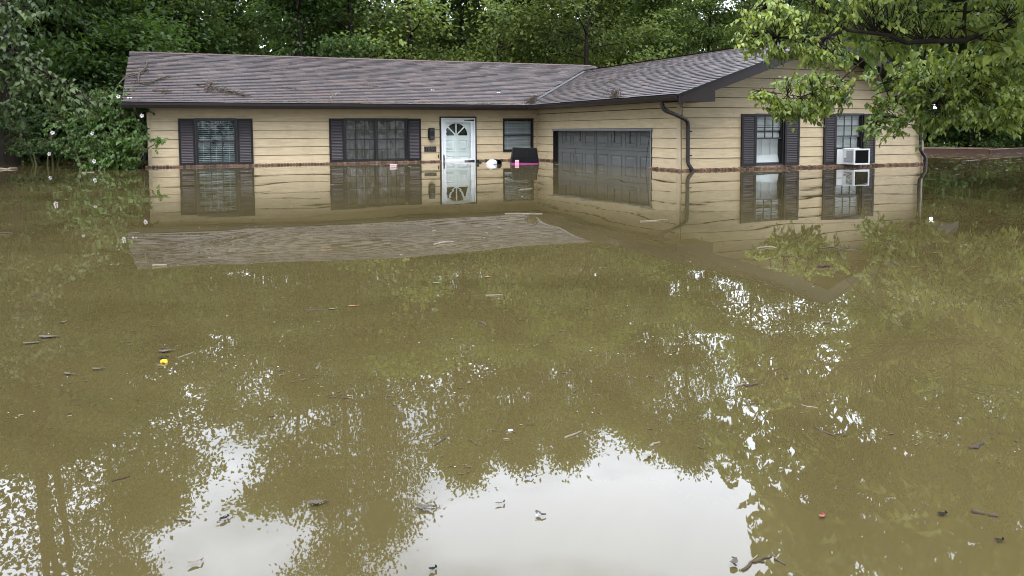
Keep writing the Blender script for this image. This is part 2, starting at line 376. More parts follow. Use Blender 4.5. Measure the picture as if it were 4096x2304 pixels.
WIN = {  # openings: a0, a1, z0, z1
 'front': [(1.03, 1.955, 0.045, 1.147), (4.553, 6.19, 0.055, 1.15), (7.088, 8.115, ZB, 1.2), (8.906, 9.812, 0.252, 1.153)],
 'garage': [(1.103, 5.948, ZB, 0.846)],
 'gable': [(11.755, 12.492, 0.075, 1.15), (13.925, 14.695, 0.045, 1.163)], 'right': [], 'left': []}
def cut(a0, a1, z0, z1, holes):
    """rectangle minus holes -> rectangles"""
    zs = sorted({z0, z1} | {z for h in holes for z in (h[2], h[3]) if z0 < z < z1})
    out = []
    for i in range(len(zs) - 1):
        za, zb = zs[i], zs[i+1]; segs = [(a0, a1)]
        for h in holes:
            if h[2] < zb - 1e-6 and h[3] > za + 1e-6:
                ns = []
                for s0, s1 in segs:
                    if h[1] <= s0 or h[0] >= s1: ns.append((s0, s1)); continue
                    if h[0] > s0 + 1e-4: ns.append((s0, h[0]))
                    if h[1] < s1 - 1e-4: ns.append((h[1], s1))
                segs = ns
        out += [(s0, s1, za, zb) for s0, s1 in segs]
    return out

def gable_half(z):        # half-width of the gable under the rake at height z
    return max(0.0, (ZP - 0.10 - z) / SL)
COURSE = 0.2055
def wall(frame, a0, a1, ztop, boards=True, board_a0=None, board_a1=None, gable=False):
    holes = WIN[frame]
    mb = MB()
    for (x0, x1, z0, z1) in cut(a0, a1, ZB, min(ztop, 1.40), holes): mb.box(x0, x1, 0.0, 0.11, z0, z1)
    if gable:
        mb.extrude([(a0, 0.0, 1.40), (a1, 0.0, 1.40), (a1, 0.0, 1.42), (XP, 0.0, ZP - 0.06), (a0, 0.0, 1.42)], (0, 0.11, 0))
    w = hobj(frame, 'wall', mb, M_BACK)
    if not boards: return w
    b0 = a0 if board_a0 is None else board_a0; b1 = a1 if board_a1 is None else board_a1
    k = 0
    while True:
        z0 = 0.035 + COURSE * k if k else -0.06
        z1 = 0.035 + COURSE * (k + 1)
        k += 1
        if z0 > (ZP - 0.15 if gable else 1.25): break
        if not gable: z1 = min(z1, 1.405)
        x0, x1 = b0, b1
        pcs = []
        if gable and z1 > 1.42:
            hw0, hw1 = gable_half(z0), gable_half(min(z1, ZP))
            pcs = [('trap', max(b0, XP - hw0), min(b1, XP + hw0), max(b0, XP - hw1), min(b1, XP + hw1))]
        else:
            # full-height windows split the course; group rectangles that touch into one board
            rects = cut(x0, x1, z0, z1, holes)
            spans = []
            for r in sorted(rects): 
                if spans and r[0] < spans[-1][1] - 1e-4: spans[-1][1] = max(spans[-1][1], r[1]); spans[-1][2].append(r)
                else: spans.append([r[0], r[1], [r]])
            pcs = [('rect', sp[2]) for sp in spans]
        for p in pcs:
            mb = MB()
            if p[0] == 'rect':
                for (s0, s1, za, zb) in p[1]:
                    f0 = (za - z0) / (z1 - z0); f1 = (zb - z0) / (z1 - z0)
                    ya = -0.0225 + 0.014 * f0; yb = -0.022 + 0.014 * f1
                    n = len(mb.v); g = 0.0105 if za == z0 else 0  # gap shaped in to draw the shadow line under each lap
                    mb.v += [(s0, ya, za + g), (s1, ya, za + g), (s1, yb, zb), (s0, yb, zb), (s0, -0.001, za + g), (s1, -0.001, za + g), (s1, -0.001, zb), (s0, -0.001, zb)]
                    mb.f += [(n, n+1, n+2, n+3), (n+4, n+5, n+1, n), (n+1, n+5, n+6, n+2), (n+3, n+2, n+6, n+7), (n+4, n, n+3, n+7)]
            else:
                _, s0, s1, t0, t1 = p; n = len(mb.v); g = 0.013
                mb.v += [(s0, -0.022, z0+g), (s1, -0.022, z0+g), (t1, -0.008, z1), (t0, -0.008, z1), (s0, -0.001, z0+g), (s1, -0.001, z0+g), (t1, -0.001, z1), (t0, -0.001, z1)]
                mb.f += [(n, n+1, n+2, n+3), (n+4, n+5, n+1, n), (n+1, n+5, n+6, n+2), (n+3, n+2, n+6, n+7), (n+4, n, n+3, n+7)]
            hobj(frame, 'siding_board', mb, M_SIDING, parent=w)
    return w
w_front = wall('front', 0, L1, 1.40, board_a0=0.07, board_a1=L1)
w_gar = wall('garage', 0, G, 1.40, board_a0=0.03, board_a1=6.876)
w_gab = wall('gable', L1, L2, 1.40, board_a0=L1 + 0.012, board_a1=L2 - 0.03, gable=True)
w_right = wall('right', 0, YB + G, 1.40, board_a0=0.05, board_a1=YB + G)
w_left = wall('left', 0, YB, 1.40, board_a0=0, board_a1=YB - 0.05)
mb = MB(); mb.box(0.11, L2 - 0.11, YB - 0.11, YB, ZB, 1.40); obj('wall', mb, house, mat=M_BACK)
mb = MB(); mb.extrude([(0, YB, 1.40), (0, 0, 1.40), (0, 0, 1.42), (0, YR, ZR - 0.08), (0, YB, 1.42)], (0.1, 0, 0)); obj('gable_end', mb, house, mat=M_SIDING)
# frieze boards and corner boards
mb = MB(); mb.box(0.07, L1, -0.034, -0.022, 1.268, 1.40); hobj('front', 'frieze_board', mb, M_TRIMTAN)
mb = MB(); mb.box(0.034, 6.876, -0.034, -0.022, 1.285, 1.40); hobj('garage', 'frieze_board', mb, M_TRIMTAN)
mb = MB(); mb.box(-0.012, 0.069, -0.03, 0.0, -0.02, 1.40); hobj('front', 'corner_board', mb, M_TRIMTAN)
mb = MB(); mb.box(6.877, 7.0, -0.034, 0.0, -0.02, 1.40); hobj('garage', 'corner_board', mb, M_TRIMTAN)
mb = MB(); mb.box(L2 - 0.029, L2 + 0.02, -0.03, 0.0, -0.02, 1.40); hobj('gable', 'corner_board', mb, M_TRIMTAN)
mb = MB(); mb.box(0.002, 0.028, -0.03, -0.001, -0.02, 1.40); hobj('garage', 'corner_board', mb, M_TRIMTAN)

# brick ledge: bricks on edge under the siding
bm_ = []
for k in range(4):
    r_ = random.Random(k); b = MB(); j = lambda a=0.004: r_.uniform(-a, a)
    b.v = [(0.003+j(), -0.075+j(), -0.12), (0.062+j(), -0.075+j(), -0.12), (0.062, -0.002, -0.12), (0.003, -0.002, -0.12),
           (0.003+j(), -0.075+j(), 0.030+j(0.005)), (0.062+j(), -0.075+j(), 0.030+j(0.005)), (0.062, -0.002, 0.048), (0.003, -0.002, 0.048)]
    b.f = [(0, 3, 2, 1), (4, 5, 6, 7), (0, 1, 5, 4), (1, 2, 6, 5), (2, 3, 7, 6), (3, 0, 4, 7)]
    bm_.append(b.mesh('brick', M_BRICK))
def ledge(w, a0, a1, holes=()):
    for (x0, x1) in [(s[0], s[1]) for s in cut(a0, a1, 0, 1, [(h0, h1, -1, 2) for h0, h1 in holes])]:
        m2 = MB(); m2.box(x0, x1, -0.066, -0.0225, -0.14, 0.026); obj('mortar_bed', m2, w, mat=M_MORTAR)
        n = max(1, int((x1 - x0) / 0.0735)); st = (x1 - x0) / n
        for i in range(n):
            obj('brick', bm_[rng.randrange(4)], w, (x0 + i * st, rng.uniform(-0.004, 0.004) - 0.012, rng.uniform(-0.006, 0.006)))
ledge(w_front, -0.085, L1 - 0.08, [(7.11, 8.13)])
ledge(w_gar, 0.08, 1.10); ledge(w_gar, 5.90, G - 0.001)
ledge(w_gab, L1 - 0.085, L2 + 0.10)

# ---- windows
def rect_frame(mb, x0, x1, z0, z1, t, y0, y1, bt=None):
    bt = bt or t
    mb.box(x0, x0 + t, y0, y1, z0, z1); mb.box(x1 - t, x1, y0, y1, z0, z1)
    mb.box(x0 + t, x1 - t, y0, y1, z0, z0 + bt); mb.box(x0 + t, x1 - t, y0, y1, z1 - bt, z1)
def sash(frame, parent, x0, x1, z0, z1, y, cols=1, rows=1, t=0.028):
    mb = MB(); rect_frame(mb, x0, x1, z0, z1, t, y, y + 0.022)
    hobj(frame, 'sash', mb, M_WINFRAME, parent=parent)
    for c in range(1, cols):
        xx = x0 + t + (x1 - x0 - 2*t) * c / cols; m2 = MB(); m2.box(xx - 0.009, xx + 0.009, y + 0.002, y + 0.02, z0 + t, z1 - t); hobj(frame, 'muntin', m2, M_WINFRAME, parent=parent)
    for r_ in range(1, rows):
        zz = z0 + t + (z1 - z0 - 2*t) * r_ / rows; m2 = MB(); m2.box(x0 + t, x1 - t, y + 0.004, y + 0.018, zz - 0.009, zz + 0.009); hobj(frame, 'muntin', m2, M_WINFRAME, parent=parent)
    m3 = MB(); yy = y + 0.011; m3.face([(x0 + t, yy, z0 + t), (x1 - t, yy, z0 + t), (x1 - t, yy, z1 - t), (x0 + t, yy, z1 - t)])
    hobj(frame, 'pane', m3, M_GLASS, parent=parent)
def win_frame(frame, a0, a1, z0, z1, t=0.03):
    mb = MB(); rect_frame(mb, a0 - 0.004, a1 + 0.004, z0 - 0.004, z1 + 0.004, t, -0.034, 0.105)
    mb.box(a0 - 0.012, a1 + 0.012, -0.05, -0.0345, z1 - 0.02, z1 + 0.008)
    return hobj(frame, 'window', mb, M_WINFRAME)
def slats(frame, parent, x0, x1, z0, z1, pitch, mt, y=0.065, tilt=0.5, depth=None, thick=0.0025):
    depth = depth or pitch * 0.98
    b = MB(); hy, hz = 0.5 * depth * math.cos(tilt), 0.5 * depth * math.sin(tilt)
    n = 0
    b.v = [(0, -hy, -hz), (x1 - x0, -hy, -hz), (x1 - x0, 0, 0.15*depth*0.6), (0, 0, 0.15*depth*0.6), (x1 - x0, hy, hz), (0, hy, hz)]
    b.f = [(0, 1, 2, 3), (3, 2, 4, 5)]
    me = b.mesh('slat', mt)
    k = int((z1 - z0) / pitch)
    for i in range(k):
        hobj(frame, 'slat', me, parent=parent, loc=(x0, y, z0 + pitch * (i + 0.5) + rng.uniform(-0.001, 0.001)), rot=(rng.uniform(-0.05, 0.05), rng.uniform(-0.0012, 0.0012), 0))
def cords(frame, parent, xs, z0, z1, y, mt):
    for x in xs:
        m_ = MB(); m_.box(x - 0.002, x + 0.002, y - 0.002, y + 0.002, z0, z1); hobj(frame, 'blind_cord', m_, mt, parent=parent)
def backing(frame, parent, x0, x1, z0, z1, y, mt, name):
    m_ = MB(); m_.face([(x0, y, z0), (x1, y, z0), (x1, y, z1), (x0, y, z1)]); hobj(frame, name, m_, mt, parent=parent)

# window 1: double hung with wide venetian blinds
w = win_frame('front', 1.03, 1.955, 0.045, 1.147)
sash('front', w, 1.06, 1.925, 0.585, 1.117, 0.0, 3, 2); sash('front', w, 1.06, 1.925, 0.075, 0.62, 0.022, 3, 2)
slats('front', w, 1.065, 1.92, 0.08, 1.115, 0.046, M_SLAT, y=0.088, tilt=0.62)
cords('front', w, (1.20, 1.49, 1.78), 0.08, 1.115, 0.058, M_SLATW)
backing('front', w, 1.03, 1.955, 0.045, 1.147, 0.16, M_DARK, 'painted_dark_room')  # near-black sheet painting the room's darkness behind the blinds
# window 2: twin double hung with grey curtains
w = win_frame('front', 4.553, 6.19, 0.055, 1.15)
mb = MB(); mb.box(5.345, 5.40, -0.034, 0.10, 0.085, 1.12); hobj('front', 'mullion', mb, M_WINFRAME, parent=w)
for x0, x1 in ((4.583, 5.345), (5.40, 6.16)):
    sash('front', w, x0, x1, 0.60, 1.12, 0.0, 3, 2); sash('front', w, x0, x1, 0.085, 0.635, 0.022, 3, 2)
def curtain(frame, parent, x0, x1, z0, z1, y, amp, per, mt, seed):
    r_ = random.Random(seed); n = int((x1 - x0) / 0.012); b = MB(); ph = r_.uniform(0, 6)
    rows = 7
    for j in range(rows + 1):
        z = z0 + (z1 - z0) * j / rows
        for i in range(n + 1):
            x = x0 + (x1 - x0) * i / n
            yy = y + amp * (math.sin(x * 6.283 / per + ph + 0.5 * math.sin(3.1 * x + j * 0.25)) + 0.45 * math.sin(x * 6.283 / (per * 0.43) + 1.3 + 0.15 * j))
            b.v.append((x, yy, z))
    for j in range(rows):
        for i in range(n):
            a = j * (n + 1) + i; b.f.append((a, a + 1, a + n + 2, a + n + 1))
    hobj(frame, 'curtain', b, mt, parent=parent, smooth=True)
curtain('front', w, 4.57, 5.36, 0.06, 1.15, 0.13, 0.026, 0.21, M_CURTAIN, 1)
curtain('front', w, 5.385, 6.175, 0.06, 1.15, 0.13, 0.026, 0.25, M_CURTAIN, 2)
backing('front', w, 4.553, 6.19, 0.055, 1.15, 0.2, M_DARK, 'painted_dark_room')
# window 3: small, mini blinds
w = win_frame('front', 8.906, 9.812, 0.252, 1.153, 0.034)
sash('front', w, 8.94, 9.778, 0.70, 1.119, 0.0, 1, 1, 0.02); sash('front', w, 8.94, 9.778, 0.286, 0.722, 0.022, 1, 1, 0.02)
slats('front', w, 8.95, 9.77, 0.34, 1.115, 0.0235, M_MINI, y=0.06, tilt=0.75, depth=0.016)
mb = MB(); mb.box(8.95, 9.77, 0.07, 0.09, 0.305, 0.335); hobj('front', 'blind_rail', mb, M_SLATW, parent=w)
cords('front', w, (9.08, 9.60, 9.64, 9.69), 0.32, 1.115, 0.066, M_SLATW)
backing('front', w, 8.906, 9.812, 0.252, 1.153, 0.16, M_DARK, 'painted_dark_room')
# window 4 (gable, left)
w = win_frame('gable', 11.755, 12.492, 0.075, 1.15)
sash('gable', w, 11.785, 12.462, 0.625, 1.12, 0.0, 3, 2); sash('gable', w, 11.785, 12.462, 0.105, 0.655, 0.022, 1, 1)
slats('gable', w, 11.79, 12.457, 0.66, 1.118, 0.025, M_SLATW, y=0.075, tilt=0.95)
mb = MB(); mb.box(11.785, 12.462, 0.05, 0.066, 0.775, 0.80); hobj('gable', 'blind_rail', mb, M_WINFRAME, parent=w)
for xx in (12.01, 12.235):
    m_ = MB(); m_.box(xx - 0.008, xx + 0.008, 0.085, 0.10, 0.30, 0.66); hobj('gable', 'muntin', m_, M_GREYPL, parent=w)
backing('gable', w, 11.78, 12.47, 0.08, 0.66, 0.13, M_SHEER, 'window_shade')
backing('gable', w, 11.755, 12.492, 0.075, 1.15, 0.2, M_DARK, 'painted_dark_room')
mb = MB(); mb.face([(11.79, 0.05, 0.105), (12.46, 0.05, 0.105), (12.46, 0.128, 0.30), (11.79, 0.128, 0.27)]); hobj('gable', 'fallen_blind', mb, M_WHITE, parent=w)
# window 5 (gable, right) over the air conditioner
w = win_frame('gable', 13.925, 14.695, 0.045, 1.163)
sash('gable', w, 13.955, 14.665, 0.655, 1.133, 0.0, 3, 2); sash('gable', w, 13.955, 14.665, 0.395, 0.685, 0.022, 3, 1)
slats('gable', w, 13.96, 14.66, 0.41, 1.13, 0.025, M_SLATW, y=0.075, tilt=0.95)
backing('gable', w, 13.925, 14.695, 0.045, 1.163, 0.2, M_DARK, 'painted_dark_room')
mb = MB(); mb.box(13.955, 14.665, -0.02, 0.03, 0.33, 0.40); hobj('gable', 'sill_rail', mb, M_WINFRAME, parent=w)

# ---- louvred shutters
def shutter(frame, x0, x1, z0, z1):
    mb = MB(); rect_frame(mb, x0, x1, z0, z1, 0.05, -0.062, -0.0235, 0.055)
    mb.box(x0 + 0.05, x1 - 0.05, -0.034, -0.0236, z0 + 0.055, z1 - 0.055)
    s = hobj(frame, 'shutter', mb, M_SHUTTER)
    b = MB(); wdt = x1 - x0 - 0.104
    b.v = [(0, -0.018, -0.014), (wdt, -0.018, -0.014), (wdt, 0.005, 0.018), (0, 0.005, 0.018), (0, -0.012, -0.018), (wdt, -0.012, -0.018), (wdt, 0.009, 0.014), (0, 0.009, 0.014)]
    b.f = [(0, 1, 2, 3), (4, 7, 6, 5), (0, 4, 5, 1), (3, 2, 6, 7), (0, 3, 7, 4), (1, 5, 6, 2)]
    me = b.mesh('louver', M_LOUVER); n = 26; za, zb = z0 + 0.06, z1 - 0.06; p = (zb - za) / n
    for i in range(n):
        hobj(frame, 'louver', me, parent=s, loc=(x0 + 0.052, -0.045, za + p * (i + 0.5)))
for f, x0, x1, z0, z1 in (('front', 0.652, 1.022, 0.04, 1.147), ('front', 1.963, 2.329, 0.04, 1.147), ('front', 4.168, 4.545, 0.053, 1.152), ('front', 6.198, 6.56, 0.053, 1.152),
                          ('gable', 11.376, 11.745, 0.062, 1.149), ('gable', 12.502, 12.898, 0.062, 1.149), ('gable', 13.576, 13.917, 0.06, 1.162), ('gable', 14.703, 15.056, 0.06, 1.162)):
    shutter(f, x0, x1, z0, z1)

# ---- front door
mb = MB(); mb.box(7.083, 7.123, -0.05, 0.1, ZB, 1.167); mb.box(8.081, 8.12, -0.05, 0.1, ZB, 1.167); mb.box(7.083, 8.12, -0.05, 0.1, 1.167, 1.207)
hobj('front', 'door_surround', mb, M_BROWN)
mb = MB(); mb.box(7.124, 7.163, -0.056, 0.1, ZB, 1.166); mb.box(8.046, 8.080, -0.056, 0.1, ZB, 1.166); mb.box(7.163, 8.046, -0.056, 0.1, 1.13, 1.166)
df = hobj('front', 'door_frame', mb, M_WHITE)
mb = MB(); mb.box(7.164, 8.045, 0.045, 0.085, ZB, 1.129)
door = hobj('front', 'door', mb, M_DOORW)
fc, fz, fr_ = 7.562, 0.70, 0.323
mb = MB(); N = 24; arc = [(fc + fr_ * math.cos(math.pi * i / N), 0.0405, fz + fr_ * math.sin(math.pi * i / N)) for i in range(N + 1)]
mb.face(arc); hobj('front', 'fan_light', mb, mat('dark_glass', (0.01, 0.01, 0.012), 0.06, 0.5), parent=door)
mb = MB()
for i in range(N):
    a, b = math.pi * i / N, math.pi * (i + 1) / N
    mb.face([(fc + fr_ * math.cos(a), 0.038, fz + fr_ * math.sin(a)), (fc + (fr_ + 0.03) * math.cos(a), 0.05, fz + (fr_ + 0.03) * math.sin(a)), (fc + (fr_ + 0.03) * math.cos(b), 0.05, fz + (fr_ + 0.03) * math.sin(b)), (fc + fr_ * math.cos(b), 0.038, fz + fr_ * math.sin(b))])
hobj('front', 'fan_moulding', mb, M_DOORW, parent=door)
for an in (45, 90, 135):
    a = rad(an); d = np.array([math.cos(a), 0, math.sin(a)]); q = np.array([-math.sin(a), 0, math.cos(a)]) * 0.017
    p0 = np.array([fc, 0.03, fz]); p1 = p0 + d * fr_
    m_ = MB(); m_.extrude([p0 - q, p0 + q, p1 + q, p1 - q][::-1], (0, 0.015, 0)); hobj('front', 'fan_spoke', m_, M_DOORW, parent=door)
mb = MB(); mb.extrude([(fc + 0.06 * math.cos(math.pi * i / 8), 0.026, fz + 0.06 * math.sin(math.pi * i / 8)) for i in range(8, -1, -1)], (0, 0.02, 0)); hobj('front', 'fan_hub', mb, M_DOORW, parent=door)
for x0, x1 in ((7.225, 7.52), (7.612, 7.905)):
    for z0, z1 in ((0.285, 0.585), (-0.25, 0.165)):
        m_ = MB(); rect_frame(m_, x0, x1, z0, z1, 0.016, 0.026, 0.0448); m_.cham(x0 + 0.034, x1 - 0.034, 0.022, 0.0447, z0 + 0.034, z1 - 0.034, 0.03)
        hobj('front', 'door_panel', m_, M_DOORW, parent=door)
# storm door: white frame whose inner edge is scalloped
mb = MB()
X0, X1, Z0, Z1 = 7.166, 8.043, -0.75, 1.127; ix0, ix1, iz0, iz1 = 7.262, 7.955, 0.07, 1.045
inn = []
def scal(p0, p1, nrm, n):
    L_ = math.dist(p0, p1); k = max(1, round(L_ / 0.095))
    for i in range(n):
        t_ = i / n; o_ = abs(math.sin(math.pi * k * t_)) * 0.024 - 0.012
        inn.append((p0[0] + (p1[0] - p0[0]) * t_ + nrm[0] * o_, p0[1] + (p1[1] - p0[1]) * t_ + nrm[1] * o_))
scal((ix0, iz0), (ix1, iz0), (0, 1), 56); scal((ix1, iz0), (ix1, iz1), (1, 0), 72); scal((ix1, iz1), (ix0, iz1), (0, 1), 56); scal((ix0, iz1), (ix0, iz0), (1, 0), 72)
cx, cz = (ix0 + ix1) / 2, (iz0 + iz1) / 2
out = []
for (x, z) in inn:
    dx, dz = x - cx, z - cz
    t_ = min(((X1 - cx) if dx > 0 else (cx - X0)) / max(abs(dx), 1e-6), ((Z1 - cz) / max(dz, 1e-6) if dz > 0 else (cz - iz0 + 0.09) / max(-dz, 1e-6)))
    out.append((cx + dx * t_, cz + dz * t_))
n = len(inn); yf, yk = -0.03, -0.004
for i in range(n):
    j = (i + 1) % n
    mb.face([(out[i][0], yf, out[i][1]), (out[j][0], yf, out[j][1]), (inn[j][0], yf, inn[j][1]), (inn[i][0], yf, inn[i][1])])
    mb.face([(inn[i][0], yf, inn[i][1]), (inn[j][0], yf, inn[j][1]), (inn[j][0], yk, inn[j][1]), (inn[i][0], yk, inn[i][1])])
mb.box(X0, X1, yf, yk, -0.75, -0.02)
for i in range(2):   # raised edge bands of the aluminium frame
    d = 0.012 + 0.026 * i; rect_frame(mb, X0 + d, X1 - d, -0.6, Z1 - d, 0.010, yf - 0.006, yf - 0.0005)
sd = hobj('front', 'storm_door', mb, M_WHITE)
mb = MB(); mb.face([(7.22, -0.008, 0.03), (8.0, -0.008, 0.03), (8.0, -0.008, 1.08), (7.22, -0.008, 1.08)]); hobj('front', 'pane', mb, M_GLASS, parent=sd)
for zz in (1.108, 0.016):
    m_ = MB(); m_.extrude([(8.056, -0.0565, zz - 0.022), (8.056, -0.0565, zz + 0.022), (7.80, -0.0565, zz + 0.009), (7.785, -0.0565, zz + 0.016), (7.76, -0.0565, zz), (7.785, -0.0565, zz - 0.016), (7.80, -0.0565, zz - 0.009)], (0, 0.012, 0))
    hobj('front', 'strap_hinge', m_, M_BLACK, parent=sd)
m_ = MB(); m_.tube([(7.19, -0.038, 0.19), (7.188, -0.075, 0.14), (7.188, -0.078, 0.06), (7.19, -0.038, 0.0)], [0.012, 0.011, 0.012, 0.014], 6); m_.box(7.177, 7.201, -0.044, -0.0365, -0.03, 0.185)
hobj('front', 'door_handle', m_, M_BLACK, parent=sd)
m_ = MB(); m_.cham(7.030, 7.056, -0.04, -0.0225, 0.108, 0.198, 0.006); m_.tube([(7.043, -0.047, 0.155), (7.043, -0.038, 0.155)], 0.006, 8)
hobj('front', 'door_bell', m_, M_BLACK)

# ---- garage door behind its roll-up screen
REC = 0.126
mb = MB(); mb.box(1.103, 1.122, -0.024, 0.25, ZB, 0.846); mb.box(5.930, 5.948, -0.024, 0.25, ZB, 0.846); mb.box(1.122, 5.93, -0.024, 0.25, 0.828, 0.846)
hobj('garage', 'garage_jamb', mb, M_SOFFIT)
gd_mb = MB(); gd_mb.box(1.122, 5.93, REC + 0.03, REC + 0.06, ZB, 0.83)
gd = hobj('garage', 'garage_door', gd_mb, M_DARK)
for z0, z1 in ((-0.72, -0.187), (-0.18, 0.352), (0.359, 0.826)):
    m_ = MB(); m_.box(1.124, 5.928, REC, REC + 0.029, z0, z1)
    hobj('garage', 'door_section', m_, M_GARAGE, parent=gd)
for z0, z1 in ((-0.08, 0.262), (0.455, 0.765)):
    for i in range(7):
        x0 = 1.36 + i * 0.648
        m_ = MB(); rect_frame(m_, x0, x0 + 0.50, z0, z1, 0.02, REC - 0.013, REC - 0.0005); m_.cham(x0 + 0.05, x0 + 0.45, REC - 0.015, REC - 0.0004, z0 + 0.05, z1 - 0.05, 0.035)
        hobj('garage', 'raised_panel', m_, M_GARAGE, parent=gd)
gs_mb = MB(); gs_mb.box(1.09, 5.965, -0.05, -0.0245, 0.812, 0.856)
gs = hobj('garage', 'screen_track', gs_mb, M_GTRACK)
m_ = MB(); m_.tube([(5.935, -0.036, 0.83), (5.925, -0.04, 0.5), (5.935, -0.036, -0.1)], 0.013, 6); hobj('garage', 'screen_pole', m_, M_GTRACK, parent=gs)
m_ = MB(); m_.tube([(3.511, -0.030, 0.81), (3.513, -0.034, 0.4), (3.515, -0.030, -0.1)], 0.0075, 5); hobj('garage', 'screen_zip', m_, M_BLACK, parent=gs)
m_ = MB(); m_.tube([(2.40, -0.03, 0.38), (2.43, -0.03, 0.25), (2.50, -0.03, 0.06), (2.52, -0.03, -0.1)], 0.005, 4); hobj('garage', 'screen_cord', m_, M_BLACK, parent=gs)
m_ = MB(); m_.tube([(5.90, -0.032, 0.80), (5.82, -0.04, 0.45), (5.76, -0.036, 0.2), (5.72, -0.03, -0.1)], 0.006, 4); hobj('garage', 'screen_cord', m_, M_BLACK, parent=gs)
b = MB(); NX = 60
for j in range(9):
    for i in range(NX + 1):
        x = 1.30 + (5.90 - 1.30) * i / NX; z = -0.12 + 0.935 * j / 8
        b.v.append((x, -0.018 + 0.007 * math.sin(x * 7.3 + j * 0.3) * (1 - j / 8) + 0.004 * math.sin(x * 17), z))
for j in range(8):
    for i in range(NX): a = j * (NX + 1) + i; b.f.append((a, a + 1, a + NX + 2, a + NX + 1))
hobj('garage', 'mesh_screen', b, M_SCREEN, parent=gs, smooth=True)
for i, (x, zb) in enumerate(((1.913, 0.57), (2.70, 0.56), (4.407, 0.545), (5.09, 0.535))):
    m_ = MB(); m_.box(x - 0.017, x + 0.017, -0.043, -0.037, zb + 0.03, 0.812); m_.box(x - 0.030, x + 0.008, -0.037, -0.033, zb + 0.06, 0.80); m_.cham(x - 0.024, x + 0.024, -0.056, -0.037, zb, zb + 0.035, 0.006)
    hobj('garage', 'screen_strap', m_, M_BLACK, parent=gs)

# ---- soffits, fascia, gutters, rakes
mb = MB(); mb.face([(-OL + 0.03, -GO + 0.10, 1.398), (-OL + 0.03, -0.0, 1.398), (L1 - GO + 0.1, 0, 1.398), (L1 - GO + 0.1, -GO + 0.10, 1.398)][::-1]); obj('soffit', mb, house, mat=M_SOFFIT)
mb = MB(); mb.face([(L1 - GO + 0.1, 0, 1.3985), (L1, 0, 1.3985), (L1, -G - OG + 0.03, 1.3985), (L1 - GO + 0.1, -G - OG + 0.03, 1.3985)]); obj('soffit', mb, house, mat=M_SOFFIT)
mb = MB(); mb.box(-OL + 0.02, L1 - GO + 0.1, -GO + 0.085, -GO + 0.105, 1.375, 1.505); obj('fascia', mb, house, mat=M_BROWN)
mb = MB(); mb.box(L1 - GO + 0.085, L1 - GO + 0.105, -G - OG + 0.02, -GO + 0.084, 1.375, 1.505); obj('fascia', mb, house, mat=M_BROWN)
prof = [(0.084, 0.0), (0.084, -0.10), (0.030, -0.10), (0.022, -0.075), (0.004, -0.045), (0.0, -0.012), (-0.006, -0.01), (-0.006, 0.0), (0.010, 0.0), (0.010, -0.02), (0.035, -0.085), (0.076, -0.085), (0.076, 0.0)]
mb = MB(); mb.extrude([(-OL - 0.02, -GO + y, ZG + z) for y, z in prof], (L1 - GO + OL + 0.02 + 0.078, 0, 0)); obj('gutter', mb, house, mat=M_GUTTER)
mb = MB(); mb.extrude([(L1 - GO + y, -GO - 0.004, ZG + z - 0.001) for y, z in prof], (0, -(G + OG - GO) + 0.02, 0)); obj('gutter', mb, house, mat=M_GUTTER)
prof_r = [(L2 + GO - y, z) for y, z in prof]
mb = MB(); mb.extrude([(x, -G - OG + 0.02, ZG + z) for x, z in prof_r], (0, G + OG + YB, 0)); obj('gutter', mb, house, mat=M_GUTTER)
# rake boards along the gable, with the underside of the overhang
xl, xr = L1 - GO + 0.05, L2 + GO - 0.05
zl = ZG + SL * 0.05
yk = -G - OG
for s_, xe in ((1, xl), (-1, xr)):
    mb = MB(); mb.extrude([(xe, yk, zl - 0.015), (XP, yk, ZP - 0.02), (XP, yk, ZP - 0.21), (xe, yk, zl - 0.20)], (0, 0.028, 0)); obj('rake_board', mb, house, mat=M_BROWN)
    mb = MB(); mb.extrude([(xe, yk - 0.012, zl + 0.012), (XP, yk - 0.012, ZP + 0.008), (XP, yk - 0.012, ZP - 0.035), (xe, yk - 0.012, zl - 0.03)], (0, 0.012, 0)); obj('drip_edge', mb, house, mat=M_BLACK)
    mb = MB(); mb.face([(xe, yk + 0.028, zl - 0.15), (XP, yk + 0.028, ZP - 0.16), (XP, -G - 0.001, ZP - 0.16), (xe, -G - 0.001, zl - 0.15)]); obj('rake_soffit', mb, house, mat=M_SOFFIT)
mb = MB(); mb.extrude([(L1 - GO + 0.11, yk - 0.004, 1.372), (L1 + 0.33, yk - 0.004, 1.372), (L1 + 0.33, yk - 0.004, 1.372 + 0.24), (L1 - GO + 0.11, yk - 0.004, 1.47)], (0, OG - 0.02, 0)); obj('cornice_return', mb, house, mat=M_BROWN)
mb = MB(); mb.extrude([(L2 + GO - 0.11, yk - 0.004, 1.372), (L2 + GO - 0.11, yk - 0.004, 1.47), (L2 - 0.33, yk - 0.004, 1.61), (L2 - 0.33, yk - 0.004, 1.372)], (0, OG - 0.02, 0)); obj('cornice_return', mb, house, mat=M_BROWN)
mb = MB(); mb.extrude([(-OL + 0.01, -GO + 0.1, ZG - 0.01), (-OL + 0.01, YR, ZR - 0.02), (-OL + 0.01, YR, ZR - 0.19), (-OL + 0.01, -GO + 0.1, ZG - 0.13)], (0.03, 0, 0)); obj('rake_board', mb, house, mat=M_BROWN)
